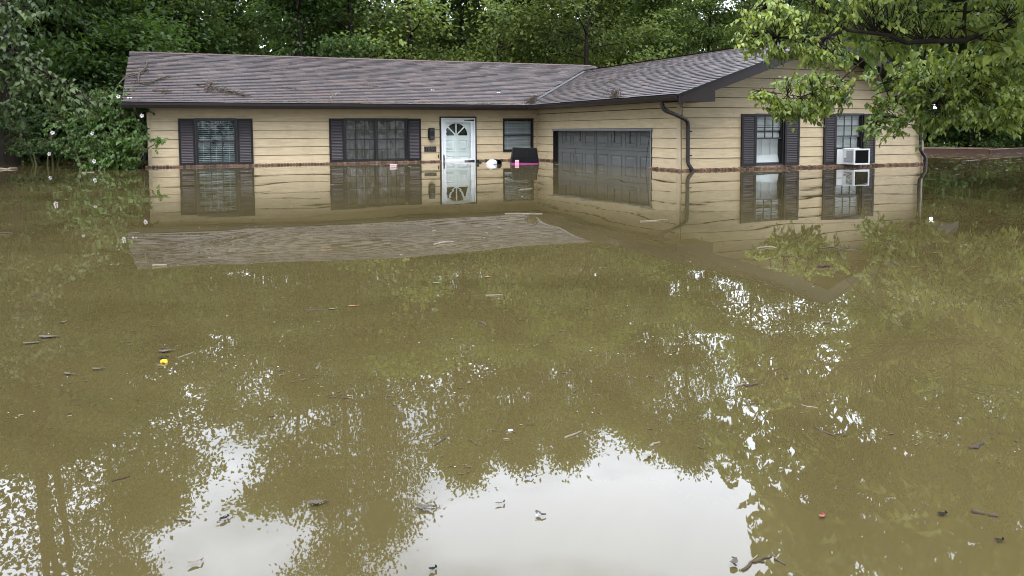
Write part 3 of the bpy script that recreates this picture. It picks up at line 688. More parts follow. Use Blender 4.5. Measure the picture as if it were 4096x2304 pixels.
# downspouts (flattened pipes with elbows)
def downspout(pts, rot_n=None):
    mb = MB(); mb.tube(pts, 0.043, 8, True, 0.8); o = obj('downspout', mb, house, mat=M_GUTTER, smooth=False); return o
yg = -G - 0.10
dsp = downspout([(L1 - 0.45, yg + 0.13, 1.40), (L1 - 0.452, yg + 0.12, 1.33), (L1 - 0.43, yg + 0.10, 1.24), (L1 - 0.38, yg + 0.05, 1.19), (L1 - 0.30, yg - 0.03, 1.15), (L1 + 0.02, yg + 0.01, 1.035), (L1 + 0.09, yg + 0.03, 0.985), (L1 + 0.112, yg + 0.035, 0.90), (L1 + 0.112, yg + 0.035, 0.20), (L1 + 0.125, yg + 0.02, 0.13), (L1 + 0.185, yg - 0.03, 0.02), (L1 + 0.22, yg - 0.06, -0.15)])
for i in range(7):
    t_ = i / 6; m_ = MB(); p0 = np.array([L1 - 0.452, yg + 0.122, 1.34]); p1 = np.array([L1 - 0.375, yg + 0.048, 1.19]); c0 = p0 + (p1 - p0) * t_ + np.array([-0.012 * math.sin(math.pi * t_), 0, -0.02 * math.sin(math.pi * t_)])
    d_ = np.array([0.3 + 0.5 * t_, -0.4, -1 + 0.5 * t_]); d_ /= np.linalg.norm(d_); m_.tube([c0 - d_ * 0.005, c0 + d_ * 0.005], 0.049, 8); obj('elbow_rib', m_, dsp, mat=M_GUTTER)
for zz in (0.78, 0.30):
    m_ = MB(); m_.box(L1 + 0.055, L1 + 0.17, yg - 0.024, yg - 0.018, zz, zz + 0.03); obj('strap', m_, dsp, mat=M_BROWN)
downspout([(L2 - 0.04, -G + 0.1, 1.42), (L2 - 0.04, -G - 0.02, 1.33), (L2 - 0.14, -G - 0.085, 1.22), (L2 - 0.145, -G - 0.085, 0.42), (L2 - 0.135, -G - 0.09, 0.33), (L2 + 0.0, -G - 0.10, 0.17), (L2 + 0.02, -G - 0.10, 0.10), (L2 + 0.02, -G - 0.10, -0.2)])
downspout([(-0.24, -GO + 0.06, 1.40), (-0.24, -GO + 0.08, 1.32), (-0.16, -0.18, 1.16), (-0.085, 0.05, 1.06), (-0.085, 0.05, 0.30), (-0.10, 0.02, 0.20), (-0.28, -0.12, 0.0), (-0.36, -0.18, -0.15)])

# ---- roof decks and shingles
mb = MB(); th = 0.03
def zmain(y): return ZG + SL * (y + GO)
def zgar(x): return ZG + SL * (x - (L1 - GO))
ye = -GO + 0.06; xe = L1 - GO + 0.06
off = -0.012
mb.extrude([(-OL, ye, zmain(ye) + off), (xe, ye, zmain(ye) + off), (XP, YV, zmain(YV) + off), (XP + (YR - YV), YR, ZR + off), (-OL, YR, ZR + off)], (0, 0, -th))
mb.extrude([(-OL, YR, ZR + off), (L2, YR, ZR + off), (L2, YB + GO, ZG + off), (-OL, YB + GO, ZG + off)], (0, 0, -th))
mb.extrude([(xe, yk + 0.01, zgar(xe) + off), (XP, yk + 0.01, ZP + off), (XP, YV, ZP + off), (xe, ye, zgar(xe) + off)], (0, 0, -th))
mb.extrude([(XP, yk + 0.01, ZP + off), (L2 + GO - 0.06, yk + 0.01, zgar(xe) + off), (L2 + GO - 0.06, YB + GO, zgar(xe) + off), (XP, YB + GO, ZP + off)], (0, 0, -th))
roof = obj('roof', mb, house, mat=M_DECK)
EXP = 0.14; cs, sn = math.cos(PITCHA), math.sin(PITCHA)
TABS = []          # (plane, u0, width, slope distance)
def tab_rows(plane, ulo, uhi_f, smax, lo_f=None):
    k = 0; s_ = 0.07
    r_ = random.Random(11 if plane == 'm' else 12)
    while s_ < smax - 0.02:
        u = ulo - (r_.uniform(0, 0.3)); lo = ulo
        hi = uhi_f(s_)
        wave = 0
        while u < hi:
            wd = r_.choice((0.22, 0.27, 0.30, 0.30, 0.33))
            a, b_ = max(u, lo), min(u + wd, hi)
            if b_ - a > 0.04: TABS.append((plane, a, b_ - a, s_ + r_.uniform(-0.004, 0.004), r_.random()))
            u += wd
        s_ += EXP; k += 1
SM = (YR + GO) / cs; SG = (XP - (L1 - GO)) / cs
tab_rows('m', -OL - 0.015, lambda s_: (L1 - GO + s_ * cs - 0.05) if s_ * cs < YV + GO else XP + (YR - YV), SM)
# garage slope: u runs from the gable (near) towards the valley; u = -Y
GA0 = -(G + OG) - 0.012
tab_rows('g', GA0, lambda s_: -GO + s_ * cs - 0.05, SG)
def tab_frame(t_):
    pl, u, wd, s_, _ = t_
    if pl == 'm': return (u, -GO + s_ * cs, ZG + s_ * sn), 0.0, u
    return (L1 - GO + s_ * cs, u + wd, ZG + s_ * sn), rad(-90), u
def tab_area(t_):
    p, rz, _ = tab_frame(t_); v = np.array(p) - CAM; d = np.linalg.norm(v)
    nrm = np.array([0, -sn, cs]) if t_[0] == 'm' else np.array([-sn, 0, cs])
    return t_[2] * max(0.0, -(v @ nrm)) / d ** 3
TABS.sort(key=tab_area, reverse=True)
def tab_verts(wd):
    return [(0.002, 0, 0.0095), (wd - 0.003, 0, 0.0095), (wd - 0.003, EXP + 0.004, -0.003), (0.002, EXP + 0.004, -0.003), (0.002, 0.002, 0.003), (wd - 0.003, 0.002, 0.003)]
TF = [(0, 1, 2, 3), (4, 5, 1, 0), (4, 0, 3), (1, 5, 2)]
tabmesh = {}
sv, sf, stt = [], [], []
for i, t_ in enumerate(TABS):
    p, rz, _ = tab_frame(t_)
    lift = 0.0
    if i < 300:
        key = round(t_[2], 2)
        if key not in tabmesh:
            b = MB(); b.v = tab_verts(key); b.f = TF; tabmesh[key] = b.mesh('shingle', M_SHINGLE)
        obj('shingle', tabmesh[key], roof, p, (PITCHA, 0, rz))
    else:
        n = len(sv); c_, q_ = math.cos(rz), math.sin(rz); bend = (t_[4] - 0.5) * 0.009
        for (x, y, z) in tab_verts(t_[2]):
            z += bend if y < 0.01 else 0
            y2, z2 = y * cs - z * sn, y * sn + z * cs
            sv.append((p[0] + x * c_ - y2 * q_, p[1] + x * q_ + y2 * c_, p[2] + z2))
        sf += [tuple(n + k for k in f) for f in TF]; stt += [t_[4]] * 6
me = bpy.data.meshes.new('shingles'); me.from_pydata(sv, [], sf); me.materials.append(M_SHINGLE)
a_ = me.attributes.new('tint', 'FLOAT', 'POINT'); a_.data.foreach_set('value', stt)
stuff(obj('shingles', me, roof))
# right and rear slopes carry joined shingle courses
mb = MB()
for i in range(int(SG / EXP)):
    s_ = 0.07 + i * EXP; x = L2 + GO - s_ * cs; z = ZG + s_ * sn
    mb.extrude([(x, yk, z + 0.004), (x - (EXP + 0.03) * cs, yk, z + (EXP + 0.03) * sn), (x, yk, z - 0.012)], (0, YB + GO - yk, 0))
for i in range(int(SM / EXP)):
    s_ = 0.07 + i * EXP; y = YB + GO - s_ * cs; z = ZG + s_ * sn
    mb.extrude([(-OL, y, z + 0.004), (-OL, y - (EXP + 0.03) * cs, z + (EXP + 0.03) * sn), (-OL, y, z - 0.012)], (XP + OL, 0, 0))
obj('shingle_course', mb, roof, mat=M_SHINGLE)
# ridge caps
b = MB(); hw = 0.13
b.v = [(0, -hw * cs, -hw * sn), (0, 0, 0.006), (0, hw * cs, -hw * sn), (0.30, -hw * cs, -hw * sn - 0.004), (0.30, 0, 0.0), (0.30, hw * cs, -hw * sn - 0.004), (0, -hw * cs, -hw * sn - 0.012), (0, 0, -0.008), (0, hw * cs, -hw * sn - 0.012)]
b.f = [(0, 3, 4, 1), (1, 4, 5, 2), (6, 0, 1, 7), (7, 1, 2, 8)]
capm = b.mesh('ridge_cap', M_RIDGE)
x = -OL - 0.01
while x < XP + 0.4:
    obj('ridge_cap', capm, roof, (x, YR, ZR + 0.012 + rng.uniform(0, 0.005)), (0, 0, 0)); x += 0.25
y = yk - 0.01
while y < YV:
    obj('ridge_cap', capm, roof, (XP, y, ZP + 0.012 + rng.uniform(0, 0.005)), (0, 0, rad(90))); y += 0.25
# valley strip: short overlapping pieces
n = 22; v0 = np.array([L1 - GO + 0.05, -GO + 0.05, ZG + SL * 0.05]); v1 = np.array([XP, YV, ZP])
for i in range(n):
    a = v0 + (v1 - v0) * (i / n); c = v0 + (v1 - v0) * ((i + 1.05) / n)
    b = MB(); w_ = 0.085; lift = np.array([0, 0, 0.008 - 0.004 * (i % 2)])
    # one wing on each slope
    A = np.array([-w_, 0, 0.0]); Bq = np.array([0, -w_, 0.0])
    b.face([a + lift, c + lift, c + A + lift + [0, 0, 0.003], a + A + lift + [0, 0, 0.003]][::-1]); b.face([a + lift, c + lift, c + Bq + lift + [0, 0, 0.003], a + Bq + lift + [0, 0, 0.003]])
    obj('valley_strip', b, roof, mat=M_VALLEY)

# ------------------------------------------------------------------ fixtures on the house
t = thing('wall_lamp', 'black box wall lamp with slotted ends beside the white front door', 'wall lamp', (6.84, -0.023, 0.75))
mb = MB(); mb.box(-0.085, -0.02, -0.03, 0.0, -0.11, 0.11); obj('back_plate', mb, t, mat=M_BLACK)
mb = MB(); mb.cham(-0.072, 0.072, -0.135, -0.02, -0.16, 0.16, 0.008); obj('lamp_body', mb, t, mat=M_BLACK)
for zz in (0.075, 0.10, 0.125, -0.075, -0.10, -0.125):
    m_ = MB(); m_.box(-0.052, 0.058, -0.1385, -0.1353, zz - 0.006, zz + 0.006); obj('slot', m_, t, mat=M_LAMPSLOT)
t = thing('number_plaque', 'dark bronze plaque with raised house number 7850 left of the front door', 'plaque', (6.82, -0.023, 0.347))
mb = MB(); mb.cham(-0.166, 0.166, -0.016, 0.0, -0.071, 0.071, 0.004); obj('plate', mb, t, mat=M_PLAQUE)
mb = MB(); rect_frame(mb, -0.158, 0.158, -0.063, 0.063, 0.005, -0.019, -0.0165); obj('rim', mb, t, mat=M_NUM)
def text_mesh(name, body, size, ext, m_):
    cu = bpy.data.curves.new(name, 'FONT'); cu.body = body; cu.size = size; cu.extrude = ext; cu.align_x = 'CENTER'; cu.align_y = 'CENTER'; cu.space_character = 1.08
    cu.resolution_u = 3
    o = bpy.data.objects.new(name, cu); COL.objects.link(o); bpy.context.view_layer.update()
    me = bpy.data.meshes.new_from_object(o.evaluated_get(bpy.context.evaluated_depsgraph_get()))
    bpy.data.objects.remove(o); me.name = name; me.materials.clear(); me.materials.append(m_); return me
for i, ch in enumerate('7850'):
    obj('numeral', text_mesh('numeral', ch, 0.125, 0.004, M_NUM), t, (-0.108 + 0.072 * i, -0.0205, 0.0), (rad(90), 0, 0))

# window air conditioner
t = thing('window_air_conditioner', 'white window air conditioner jutting out below the right gable window', 'air conditioner', (14.31, -G, 0.06))
mb = MB(); mb.box(-0.375, -0.21, -0.075, -0.062, 0.0, 0.325); obj('side_panel', mb, t, mat=M_ACW)
mb = MB(); mb.box(0.24, 0.372, -0.075, -0.062, 0.0, 0.325); obj('side_panel', mb, t, mat=M_ACW)
mb = MB(); mb.box(-0.205, 0.235, -0.36, 0.0, 0.0, 0.335); obj('cabinet', mb, t, mat=M_ACW)
mb = MB(); rect_frame(mb, -0.21, 0.24, -0.005, 0.34, 0.032, -0.392, -0.3605); obj('rear_frame', mb, t, mat=M_ACW)
mb = MB(); mb.box(-0.178, 0.208, -0.378, -0.3605, 0.027, 0.308); obj('coil', mb, t, mat=M_BLKPL)
for i in range(28):
    m_ = MB(); xx = -0.175 + 0.0139 * i; m_.box(xx, xx + 0.002, -0.382, -0.3782, 0.028, 0.307)
    obj('fin', m_, t, mat=M_BLKPL)
mb = MB(); mb.box(-0.2085, -0.2052, -0.345, -0.10, 0.045, 0.30); obj('vent_grille', mb, t, mat=M_BLKPL)
for i in range(19):
    zz = 0.05 + i * 0.0135; y0 = -0.345 if 1 else 0; y1 = -0.10 if zz < 0.13 else -0.17
    m_ = MB(); m_.box(-0.2125, -0.2087, y0, y1, zz, zz + 0.006); obj('vent_slat', m_, t, mat=M_ACW)
mb = MB(); mb.box(-0.2125, -0.2087, -0.169, -0.098, 0.135, 0.305); obj('vent_blank', mb, t, mat=M_ACW)
mb = MB(); mb.box(-0.20, 0.23, -0.11, -0.06, 0.336, 0.352); obj('top_rail', mb, t, mat=M_ACW)

# lit floodlight on the side wall, shining through the leaves
t = thing('floodlight', 'lit white floodlight glowing among the leaves by the right house corner', 'floodlight', (L2 + 0.02, -6.45, 1.20))
mb = MB(); mb.cham(-0.06, 0.06, -0.03, 0, -0.06, 0.06, 0.01); o_ = obj('wall_plate', mb, t, rot=(0, 0, rad(90)), mat=M_BLACK)
mb = MB(); mb.tube([(0.03, 0, 0), (0.20, -0.18, 0.03), (0.38, -0.42, 0.11)], 0.014, 7); obj('arm', mb, t, mat=M_BLACK)
mb = MB(); d_ = np.array([-0.25, -0.95, -0.12]); d_ /= np.linalg.norm(d_); p_ = np.array([0.41, -0.46, 0.12]); mb.tube([p_ - d_ * 0.03, p_, p_ + d_ * 0.06], [0.02, 0.045, 0.062], 14); obj('lamp_head', mb, t, mat=M_BLACK, smooth=True)
mb = MB(); mb.tube([p_ + d_ * 0.0602, p_ + d_ * 0.075], [0.042, 0.022], 14); obj('lens', mb, t, mat=M_LIT)

# ------------------------------------------------------------------ things afloat by the house
def rbox(mb, hx, hy, z0, z1, r=0.04, hx1=None, hy1=None, n=4):
    hx1 = hx1 or hx; hy1 = hy1 or hy; ring = []
    for (a, b, z) in ((hx, hy, z0), (hx1, hy1, z1)):
        pts = []
        for q, (sx, sy) in enumerate(((1, 1), (-1, 1), (-1, -1), (1, -1))):
            for i in range(n + 1):
                an = rad(90) * (q + i / n); pts.append((sx * (a - r) + r * math.cos(an), sy * (b - r) + r * math.sin(an), z))
        ring.append(pts)
    k = len(ring[0]); o_ = len(mb.v); mb.v += ring[0] + ring[1]
    for i in range(k): j = (i + 1) % k; mb.f.append((o_ + i, o_ + j, o_ + k + j, o_ + k + i))
    mb.f.append(tuple(o_ + k + i for i in range(k))); mb.f.append(tuple(o_ + k - 1 - i for i in range(k)))
p = on_water(2098, 656); p = p + FWD * 0.30
t = thing('storage_tote', 'upturned black storage tote on a magenta lid floating below the small window', 'storage tote', (p[0], p[1], 0), (rad(-1), rad(1.2), -YAW + 0.10))
mb = MB(); rbox(mb, 0.350, 0.258, -0.05, 0.02, 0.05); obj('lid', mb, t, mat=M_MAGENTA)
mb = MB(); rbox(mb, 0.343, 0.25, 0.0205, 0.168, 0.05, 0.328, 0.236); rbox(mb, 0.322, 0.23, 0.1685, 0.385, 0.05, 0.292, 0.205); rbox(mb, 0.288, 0.201, 0.3855, 0.398, 0.045, 0.276, 0.19); obj('tub', mb, t, mat=M_BLKPL)
for xx in (0.02, 0.055, 0.09, 0.125, 0.16, 0.195):
    m_ = MB(); m_.extrude([(xx, -0.232, 0.20), (xx + 0.017, -0.232, 0.20), (xx + 0.015, -0.208, 0.38), (xx + 0.002, -0.208, 0.38)], (0, -0.007, 0)); obj('rib', m_, t, mat=M_BLKPL)
for xx in (-0.235, -0.16, 0.235):
    m_ = MB(); m_.extrude([(xx, -0.240, 0.17), (xx + 0.03, -0.240, 0.17), (xx + 0.02, -0.2105, 0.385), (xx + 0.004, -0.2105, 0.385)], (0, -0.008, 0)); obj('rib', m_, t, mat=M_BLKPL)
for x0, x1 in ((-0.325, -0.235), (-0.155, 0.322)):
    m_ = MB(); m_.box(x0, x1, -0.262, -0.24, 0.03, 0.16); obj('skirt', m_, t, mat=M_BLKPL)
m_ = MB(); m_.box(-0.01, 0.29, -0.2665, -0.2625, 0.055, 0.06); m_.box(-0.01, 0.29, -0.2665, -0.2625, 0.075, 0.08); m_.box(-0.01, 0.29, -0.2665, -0.2625, 0.095, 0.10); obj('handle_groove', m_, t, mat=M_BLACK)
m_ = MB(); m_.cham(-0.262, -0.165, -0.292, -0.262, -0.03, 0.088, 0.006); la = obj('latch', m_, t, mat=M_PINK)
for xx, w_ in ((-0.245, 0.012), (-0.226, 0.01), (-0.206, 0.014), (-0.187, 0.008)):
    m_ = MB(); m_.box(xx, xx + w_, -0.2945, -0.2922, 0.03, 0.048); obj('print', m_, la, mat=M_BLKPL)

p = on_water(1966, 657)
t = thing('plastic_container', 'crumpled white plastic container afloat between the front door and the black tote', 'plastic container', (p[0], p[1], 0.01), (0, 0, -YAW))
mb = MB(); mb.extrude([(-0.13, -0.06, 0.0), (-0.02, -0.1, -0.02), (0.11, -0.06, 0.0), (0.10, -0.05, 0.055), (0.05, -0.05, 0.085), (-0.03, -0.05, 0.105)], (0.03, 0.14, 0.01)); obj('body', mb, t, mat=M_PAPER)
mb = MB(); mb.extrude([(-0.15, -0.065, 0.015), (-0.02, -0.067, 0.128), (-0.005, -0.067, 0.118), (-0.125, -0.065, 0.0)], (0.02, 0.12, 0.0)); obj('flap', mb, t, mat=mat('clear_plastic_grey', (0.55, 0.58, 0.52), 0.2, 0.5))
mb = MB(); mb.extrude([(0.04, -0.108, 0.0), (0.125, -0.09, -0.005), (0.12, -0.08, 0.06), (0.09, -0.075, 0.07)], (0.01, 0.03, 0)); obj('panel', mb, t, mat=M_GREYPL)
p = on_water(1992, 656)
t = thing('plant_pot', 'round black plastic pot tipped on its side next to the white container', 'plant pot', (p[0], p[1] + 0.05, 0.03), (rad(12), 0, -YAW + 0.35))
b = MB(); R0 = 0.088
prf = [(R0 + 0.008, -0.07), (R0 + 0.008, -0.05), (R0, -0.05), (R0 * 0.8, 0.09), (0.0, 0.09)]; pin = [(R0 - 0.006, -0.07), (R0 * 0.76, 0.08), (0.0, 0.08)]
def lathe_y(b, pr, n=20):
    o_ = len(b.v)
    for (r_, y) in pr:
        for i in range(n): b.v.append((r_ * math.cos(2 * math.pi * i / n), y, r_ * math.sin(2 * math.pi * i / n)))
    for j in range(len(pr) - 1):
        for i in range(n): k = (i + 1) % n; b.f.append((o_ + j*n + i, o_ + j*n + k, o_ + (j+1)*n + k, o_ + (j+1)*n + i))
lathe_y(b, pin[::-1] + prf); obj('pot', b, t, mat=M_BLKPL, smooth=True)
p = on_water(1913, 652)
t = thing('pipe_elbow', 'short black pipe end sticking up from the water right of the front door', 'pipe', (p[0], p[1] + 0.05, 0))
mb = MB(); mb.tube([(0, 0, -0.2), (0, 0, 0.02), (0.0, 0, 0.085)], [0.036, 0.040, 0.046], 10); obj('pipe', mb, t, mat=M_BLACK)
mb = MB(); mb.tube([(0.02, 0, 0.012), (0.06, -0.03, 0.018), (0.09, -0.05, -0.03)], [0.03, 0.03, 0.03], 8); obj('elbow', mb, t, mat=M_BLACK)

p = on_water(1574, 667)
t = thing('floating_carton', 'small white and pink printed carton afloat in front of the twin window', 'carton', (p[0], p[1], 0.03), (0, rad(2), -YAW + 0.06))
mb = MB(); rbox(mb, 0.082, 0.05, -0.05, 0.024, 0.015); obj('box', mb, t, mat=M_PAPER)
for x0, x1, z0, z1, m__ in ((-0.0835, 0.0835, 0.0245, 0.031, M_PINK), (-0.0835, -0.068, -0.045, 0.010, M_RED), (0.058, 0.0835, -0.02, 0.012, M_RED)):
    m_ = MB(); m_.box(x0, x1, -0.053, -0.046 if z0 < 0.02 else 0.05, z0, z1); obj('print_band', m_, t, mat=m__)
for xx, h_ in ((-0.055, 0.02), (-0.034, 0.026), (-0.012, 0.022), (0.010, 0.026), (0.032, 0.022)):
    m_ = MB(); m_.box(xx, xx + 0.012, -0.0525, -0.0505, -0.018, -0.018 + h_); obj('print', m_, t, mat=M_BLKPL)
t = thing('dark_branch', 'blackened wet branch afloat just left of the pink carton', 'branch', (0, 0, 0))
pa, pb = on_water(1520, 664), on_water(1562, 664)
mb = MB(); mb.tube([pa + [0, 0, 0.005], pa * 0.6 + pb * 0.4 + [0, 0.02, 0.02], pb + [0, 0, 0.02]], [0.008, 0.016, 0.022], 6); obj('stem', mb, t, mat=M_TWIG)

# timber raised bed standing out of the water, right of the house
c0 = np.array([24.67, -2.71, 0]); e1 = np.array([-0.31, 0.951, 0]); e2 = np.array([0.951, 0.31, 0])
t = thing('raised_bed', 'flooded rectangular timber bed frame showing above the water right of the house', 'raised bed', c0)
def plank(a, b, name='plank', h=0.15, w_=0.045):
    d = (b - a) / np.linalg.norm(b - a); q = np.array([-d[1], d[0], 0]) * w_
    mb = MB(); mb.extrude([a + [0, 0, -0.3], b + [0, 0, -0.3], b + [0, 0, h], a + [0, 0, h]], q); obj(name, mb, t, mat=M_WOOD)
    mb = MB(); mb.extrude([a - q * 0.25 + [0, 0, h + 0.001], b - q * 0.25 + [0, 0, h + 0.001], b + q * 1.4 + [0, 0, h + 0.001], a + q * 1.4 + [0, 0, h + 0.001]], (0, 0, 0.02)); obj('cap_board', mb, t, mat=M_WOODCAP)
z_ = np.zeros(3)
plank(z_, e2 * 3.45, h=0.13); plank(e1 * 6.2, z_ + e1 * 0.06, h=0.15); plank(e2 * 3.45 + e1 * 0.06, e2 * 3.45 + e1 * 6.2, h=0.10); plank(e2 * 3.4 + e1 * 6.25, e1 * 6.25, h=0.12)

# ------------------------------------------------------------------ debris lying on the roof
def roof_p(x, y, lift=0.02): return np.array([x, y, ZG + SL * (y + GO) + lift])
def roof_g(x, y, lift=0.02): return np.array([x, y, ZG + SL * (x - (L1 - GO)) + lift])
def twigpile(mb, fn, pts, n, ln, r_, seed, lift=0.05):
    rr = random.Random(seed)
    for i in range(n):
        k = rr.randrange(len(pts) - 1); u = rr.random()
        a = np.array(pts[k]) * (1 - u) + np.array(pts[k+1]) * u; d0 = np.array(pts[k+1]) - np.array(pts[k]); d0 = d0 / (np.linalg.norm(d0) + 1e-6)
        an = math.atan2(d0[1], d0[0]) + rr.gauss(0, 0.45); l_ = ln * rr.uniform(0.4, 1.2)
        a = a + [rr.gauss(0, 0.05), rr.gauss(0, 0.05)]
        m2 = a + np.array([math.cos(an), math.sin(an)]) * l_ * 0.5; m3 = a + np.array([math.cos(an + 0.3), math.sin(an + 0.3)]) * l_
        mb.tube([fn(a[0], a[1], rr.uniform(0.008, lift)), fn(m2[0], m2[1], rr.uniform(0.008, lift)), fn(m3[0], m3[1], rr.uniform(0.006, lift))], [r_, r_ * 0.8, r_ * 0.4], 4)
M_MOSSY = mat('mossy_bark', (0.07, 0.062, 0.04), 0.9, 0.1, var=0.4, vscale=9)
t = thing('fallen_branch', 'dark forked branch hanging over the left edge of the roof', 'branch')
mb = MB(); mb.tube([roof_p(-0.04, 2.75, 0.06), roof_p(-0.06, 2.15, 0.09), roof_p(-0.22, 1.62, 0.06), roof_p(-0.50, 1.33, 0.05), np.array([-0.60, 0.95, 2.02]), np.array([-0.66, 0.60, 1.86])], [0.014, 0.024, 0.023, 0.016, 0.012, 0.006], 7); obj('stem', mb, t, mat=M_TWIG)
mb = MB(); mb.tube([roof_p(-0.20, 1.66, 0.06), roof_p(-0.205, 1.3, 0.06), roof_p(-0.19, 0.98, 0.03)], [0.024, 0.02, 0.014], 6); mb.tube([roof_p(-0.065, 2.12, 0.07), roof_p(0.03, 1.95, 0.06), roof_p(-0.02, 1.86, 0.03)], [0.016, 0.012, 0.006], 5); mb.tube([roof_p(-0.22, 1.62, 0.06), roof_p(-0.36, 1.7, 0.04), roof_p(-0.45, 1.6, 0.02)], [0.012, 0.009, 0.004], 5); obj('side_branch', mb, t, mat=M_TWIG)
t = thing('fallen_branch', 'thick mossy grey stick lying on the left part of the roof', 'branch')
mb = MB(); mb.tube([roof_p(0.56, 1.60, 0.03), roof_p(0.42, 1.50, 0.04), roof_p(0.29, 1.33, 0.05), roof_p(0.09, 1.02, 0.04), roof_p(-0.06, 0.93, 0.03)], [0.010, 0.022, 0.024, 0.018, 0.008], 7); obj('stem', mb, t, mat=M_MOSSY)
mb = MB(); twigpile(mb, roof_p, [(-0.3, 0.95), (-0.02, 0.9)], 14, 0.22, 0.007, 3); obj('twigs', mb, t, mat=M_TWIG)
def pile(label, fn, pts, n, ln, r_, seed, m_=M_TWIG, lift=0.05):
    t = thing('twig_pile', label, 'twigs', fn(pts[0][0], pts[0][1], 0.0)); mb = MB()
    o0 = np.array(fn(pts[0][0], pts[0][1], 0.0)); twigpile(mb, fn, pts, n, ln, r_, seed, lift); mb.v = [tuple(np.array(v) - o0) for v in mb.v]
    obj('twigs', mb, t, mat=m_)
pile('long trail of tangled dead twigs in the middle of the left roof slope', roof_p, [(1.07, 0.80), (1.36, 0.80), (1.40, 0.58), (1.62, 0.52), (1.85, 0.25), (2.06, 0.10)], 46, 0.34, 0.011, 21, M_TWIG, 0.07)
pile('thin upright twigs at the top end of the tangled twig trail', roof_p, [(1.28, 0.92), (1.46, 1.18)], 8, 0.28, 0.008, 22)
pile('small flat mat of twigs near the lower left roof corner', roof_p, [(0.08, 0.44), (0.42, 0.28)], 22, 0.2, 0.007, 23, M_TWIG, 0.03)
pile('thin dark twig line running down towards the gutter', roof_p, [(1.10, 0.42), (1.35, 0.28), (1.58, 0.05)], 8, 0.26, 0.006, 24)
pile('slim twig lying level right of the twig trail', roof_p, [(3.18, 0.84), (3.43, 0.56)], 4, 0.26, 0.007, 25)
pile('single short pale stick pointing up the roof slope above the twin window', roof_p, [(4.57, 0.62), (4.39, 0.03)], 2, 0.5, 0.014, 26, M_TWIGL)
pile('thin curled vine scrap high on the roof slope', roof_p, [(3.10, 2.55), (3.36, 2.48)], 5, 0.18, 0.006, 27, M_TWIGL)
pile('small dark twig on the roof slope left of the valley', roof_p, [(5.15, 1.02), (5.7, 1.15)], 5, 0.3, 0.009, 28)
pile('twig scrap just under the ridge', roof_p, [(5.2, 3.0), (5.5, 2.9)], 4, 0.2, 0.008, 29)
pile('brown heap of leaf litter and twigs choking the foot of the roof valley', roof_g, [(9.62, -0.55), (9.60, -0.15), (9.86, 0.05)], 120, 0.22, 0.008, 30, M_TWIG, 0.16)
pile('clump of brown twigs stuck at the gutter over the garage', roof_g, [(9.50, -5.35), (9.52, -4.95)], 60, 0.16, 0.007, 31, M_DLEAF, 0.20)
pile('dark strip of bark on the upper garage roof near the valley', roof_g, [(12.80, 2.15), (13.18, 2.35)], 4, 0.45, 0.022, 32, M_TWIG, 0.03)
pile('thin twig across the garage roof slope', roof_g, [(10.75, -2.2), (11.2, -2.0)], 4, 0.4, 0.008, 33)
rr = random.Random(77); mb = MB(); mbl = MB()
for i in range(420):       # leaf and twig litter along the gutter, scattered bits on the slope
    if i < 300:
        x = rr.choice([rr.uniform(3.0, 6.0), rr.uniform(-0.4, 9.2), rr.uniform(4, 9.2)]); y = -0.46 + abs(rr.gauss(0, 0.06)); fn = roof_p
    else: x = rr.uniform(-0.3, 9); y = rr.uniform(-0.4, 3.8); fn = roof_p
    an = rr.uniform(0, 6.28); l_ = rr.uniform(0.04, 0.16) if i < 300 else rr.uniform(0.03, 0.09); a = fn(x, y, 0.02); c = fn(x + l_ * math.cos(an), y + 0.4 * l_ * math.sin(an), rr.uniform(0.01, 0.05))
    (mb if rr.random() < 0.75 else mbl).tube([a, c], [0.005, 0.003], 3)
stuff(obj('twig_litter', mb, mat=M_TWIGL)); stuff(obj('leaf_litter', mbl, mat=M_STRAW))
for x, y, lb in ((-0.38, -0.27, 'white petal fallen at the lower left corner of the roof'), (7.10, 0.72, 'two white paper scraps on the roof slope above the front door'), (8.98, 0.55, 'small white scrap on the roof slope beside the valley')):
    mb = MB(); mb.face([roof_p(x - 0.02, y, 0.02), roof_p(x + 0.02, y - 0.01, 0.02), roof_p(x + 0.025, y + 0.02, 0.035), roof_p(x - 0.01, y + 0.03, 0.035)]); mb.face([roof_p(x + 0.03, y, 0.03), roof_p(x + 0.08, y - 0.01, 0.02), roof_p(x + 0.075, y + 0.02, 0.035), roof_p(x + 0.04, y + 0.025, 0.03)])
    tag(obj('paper_scrap', mb, mat=M_PAPER), lb, 'scrap')

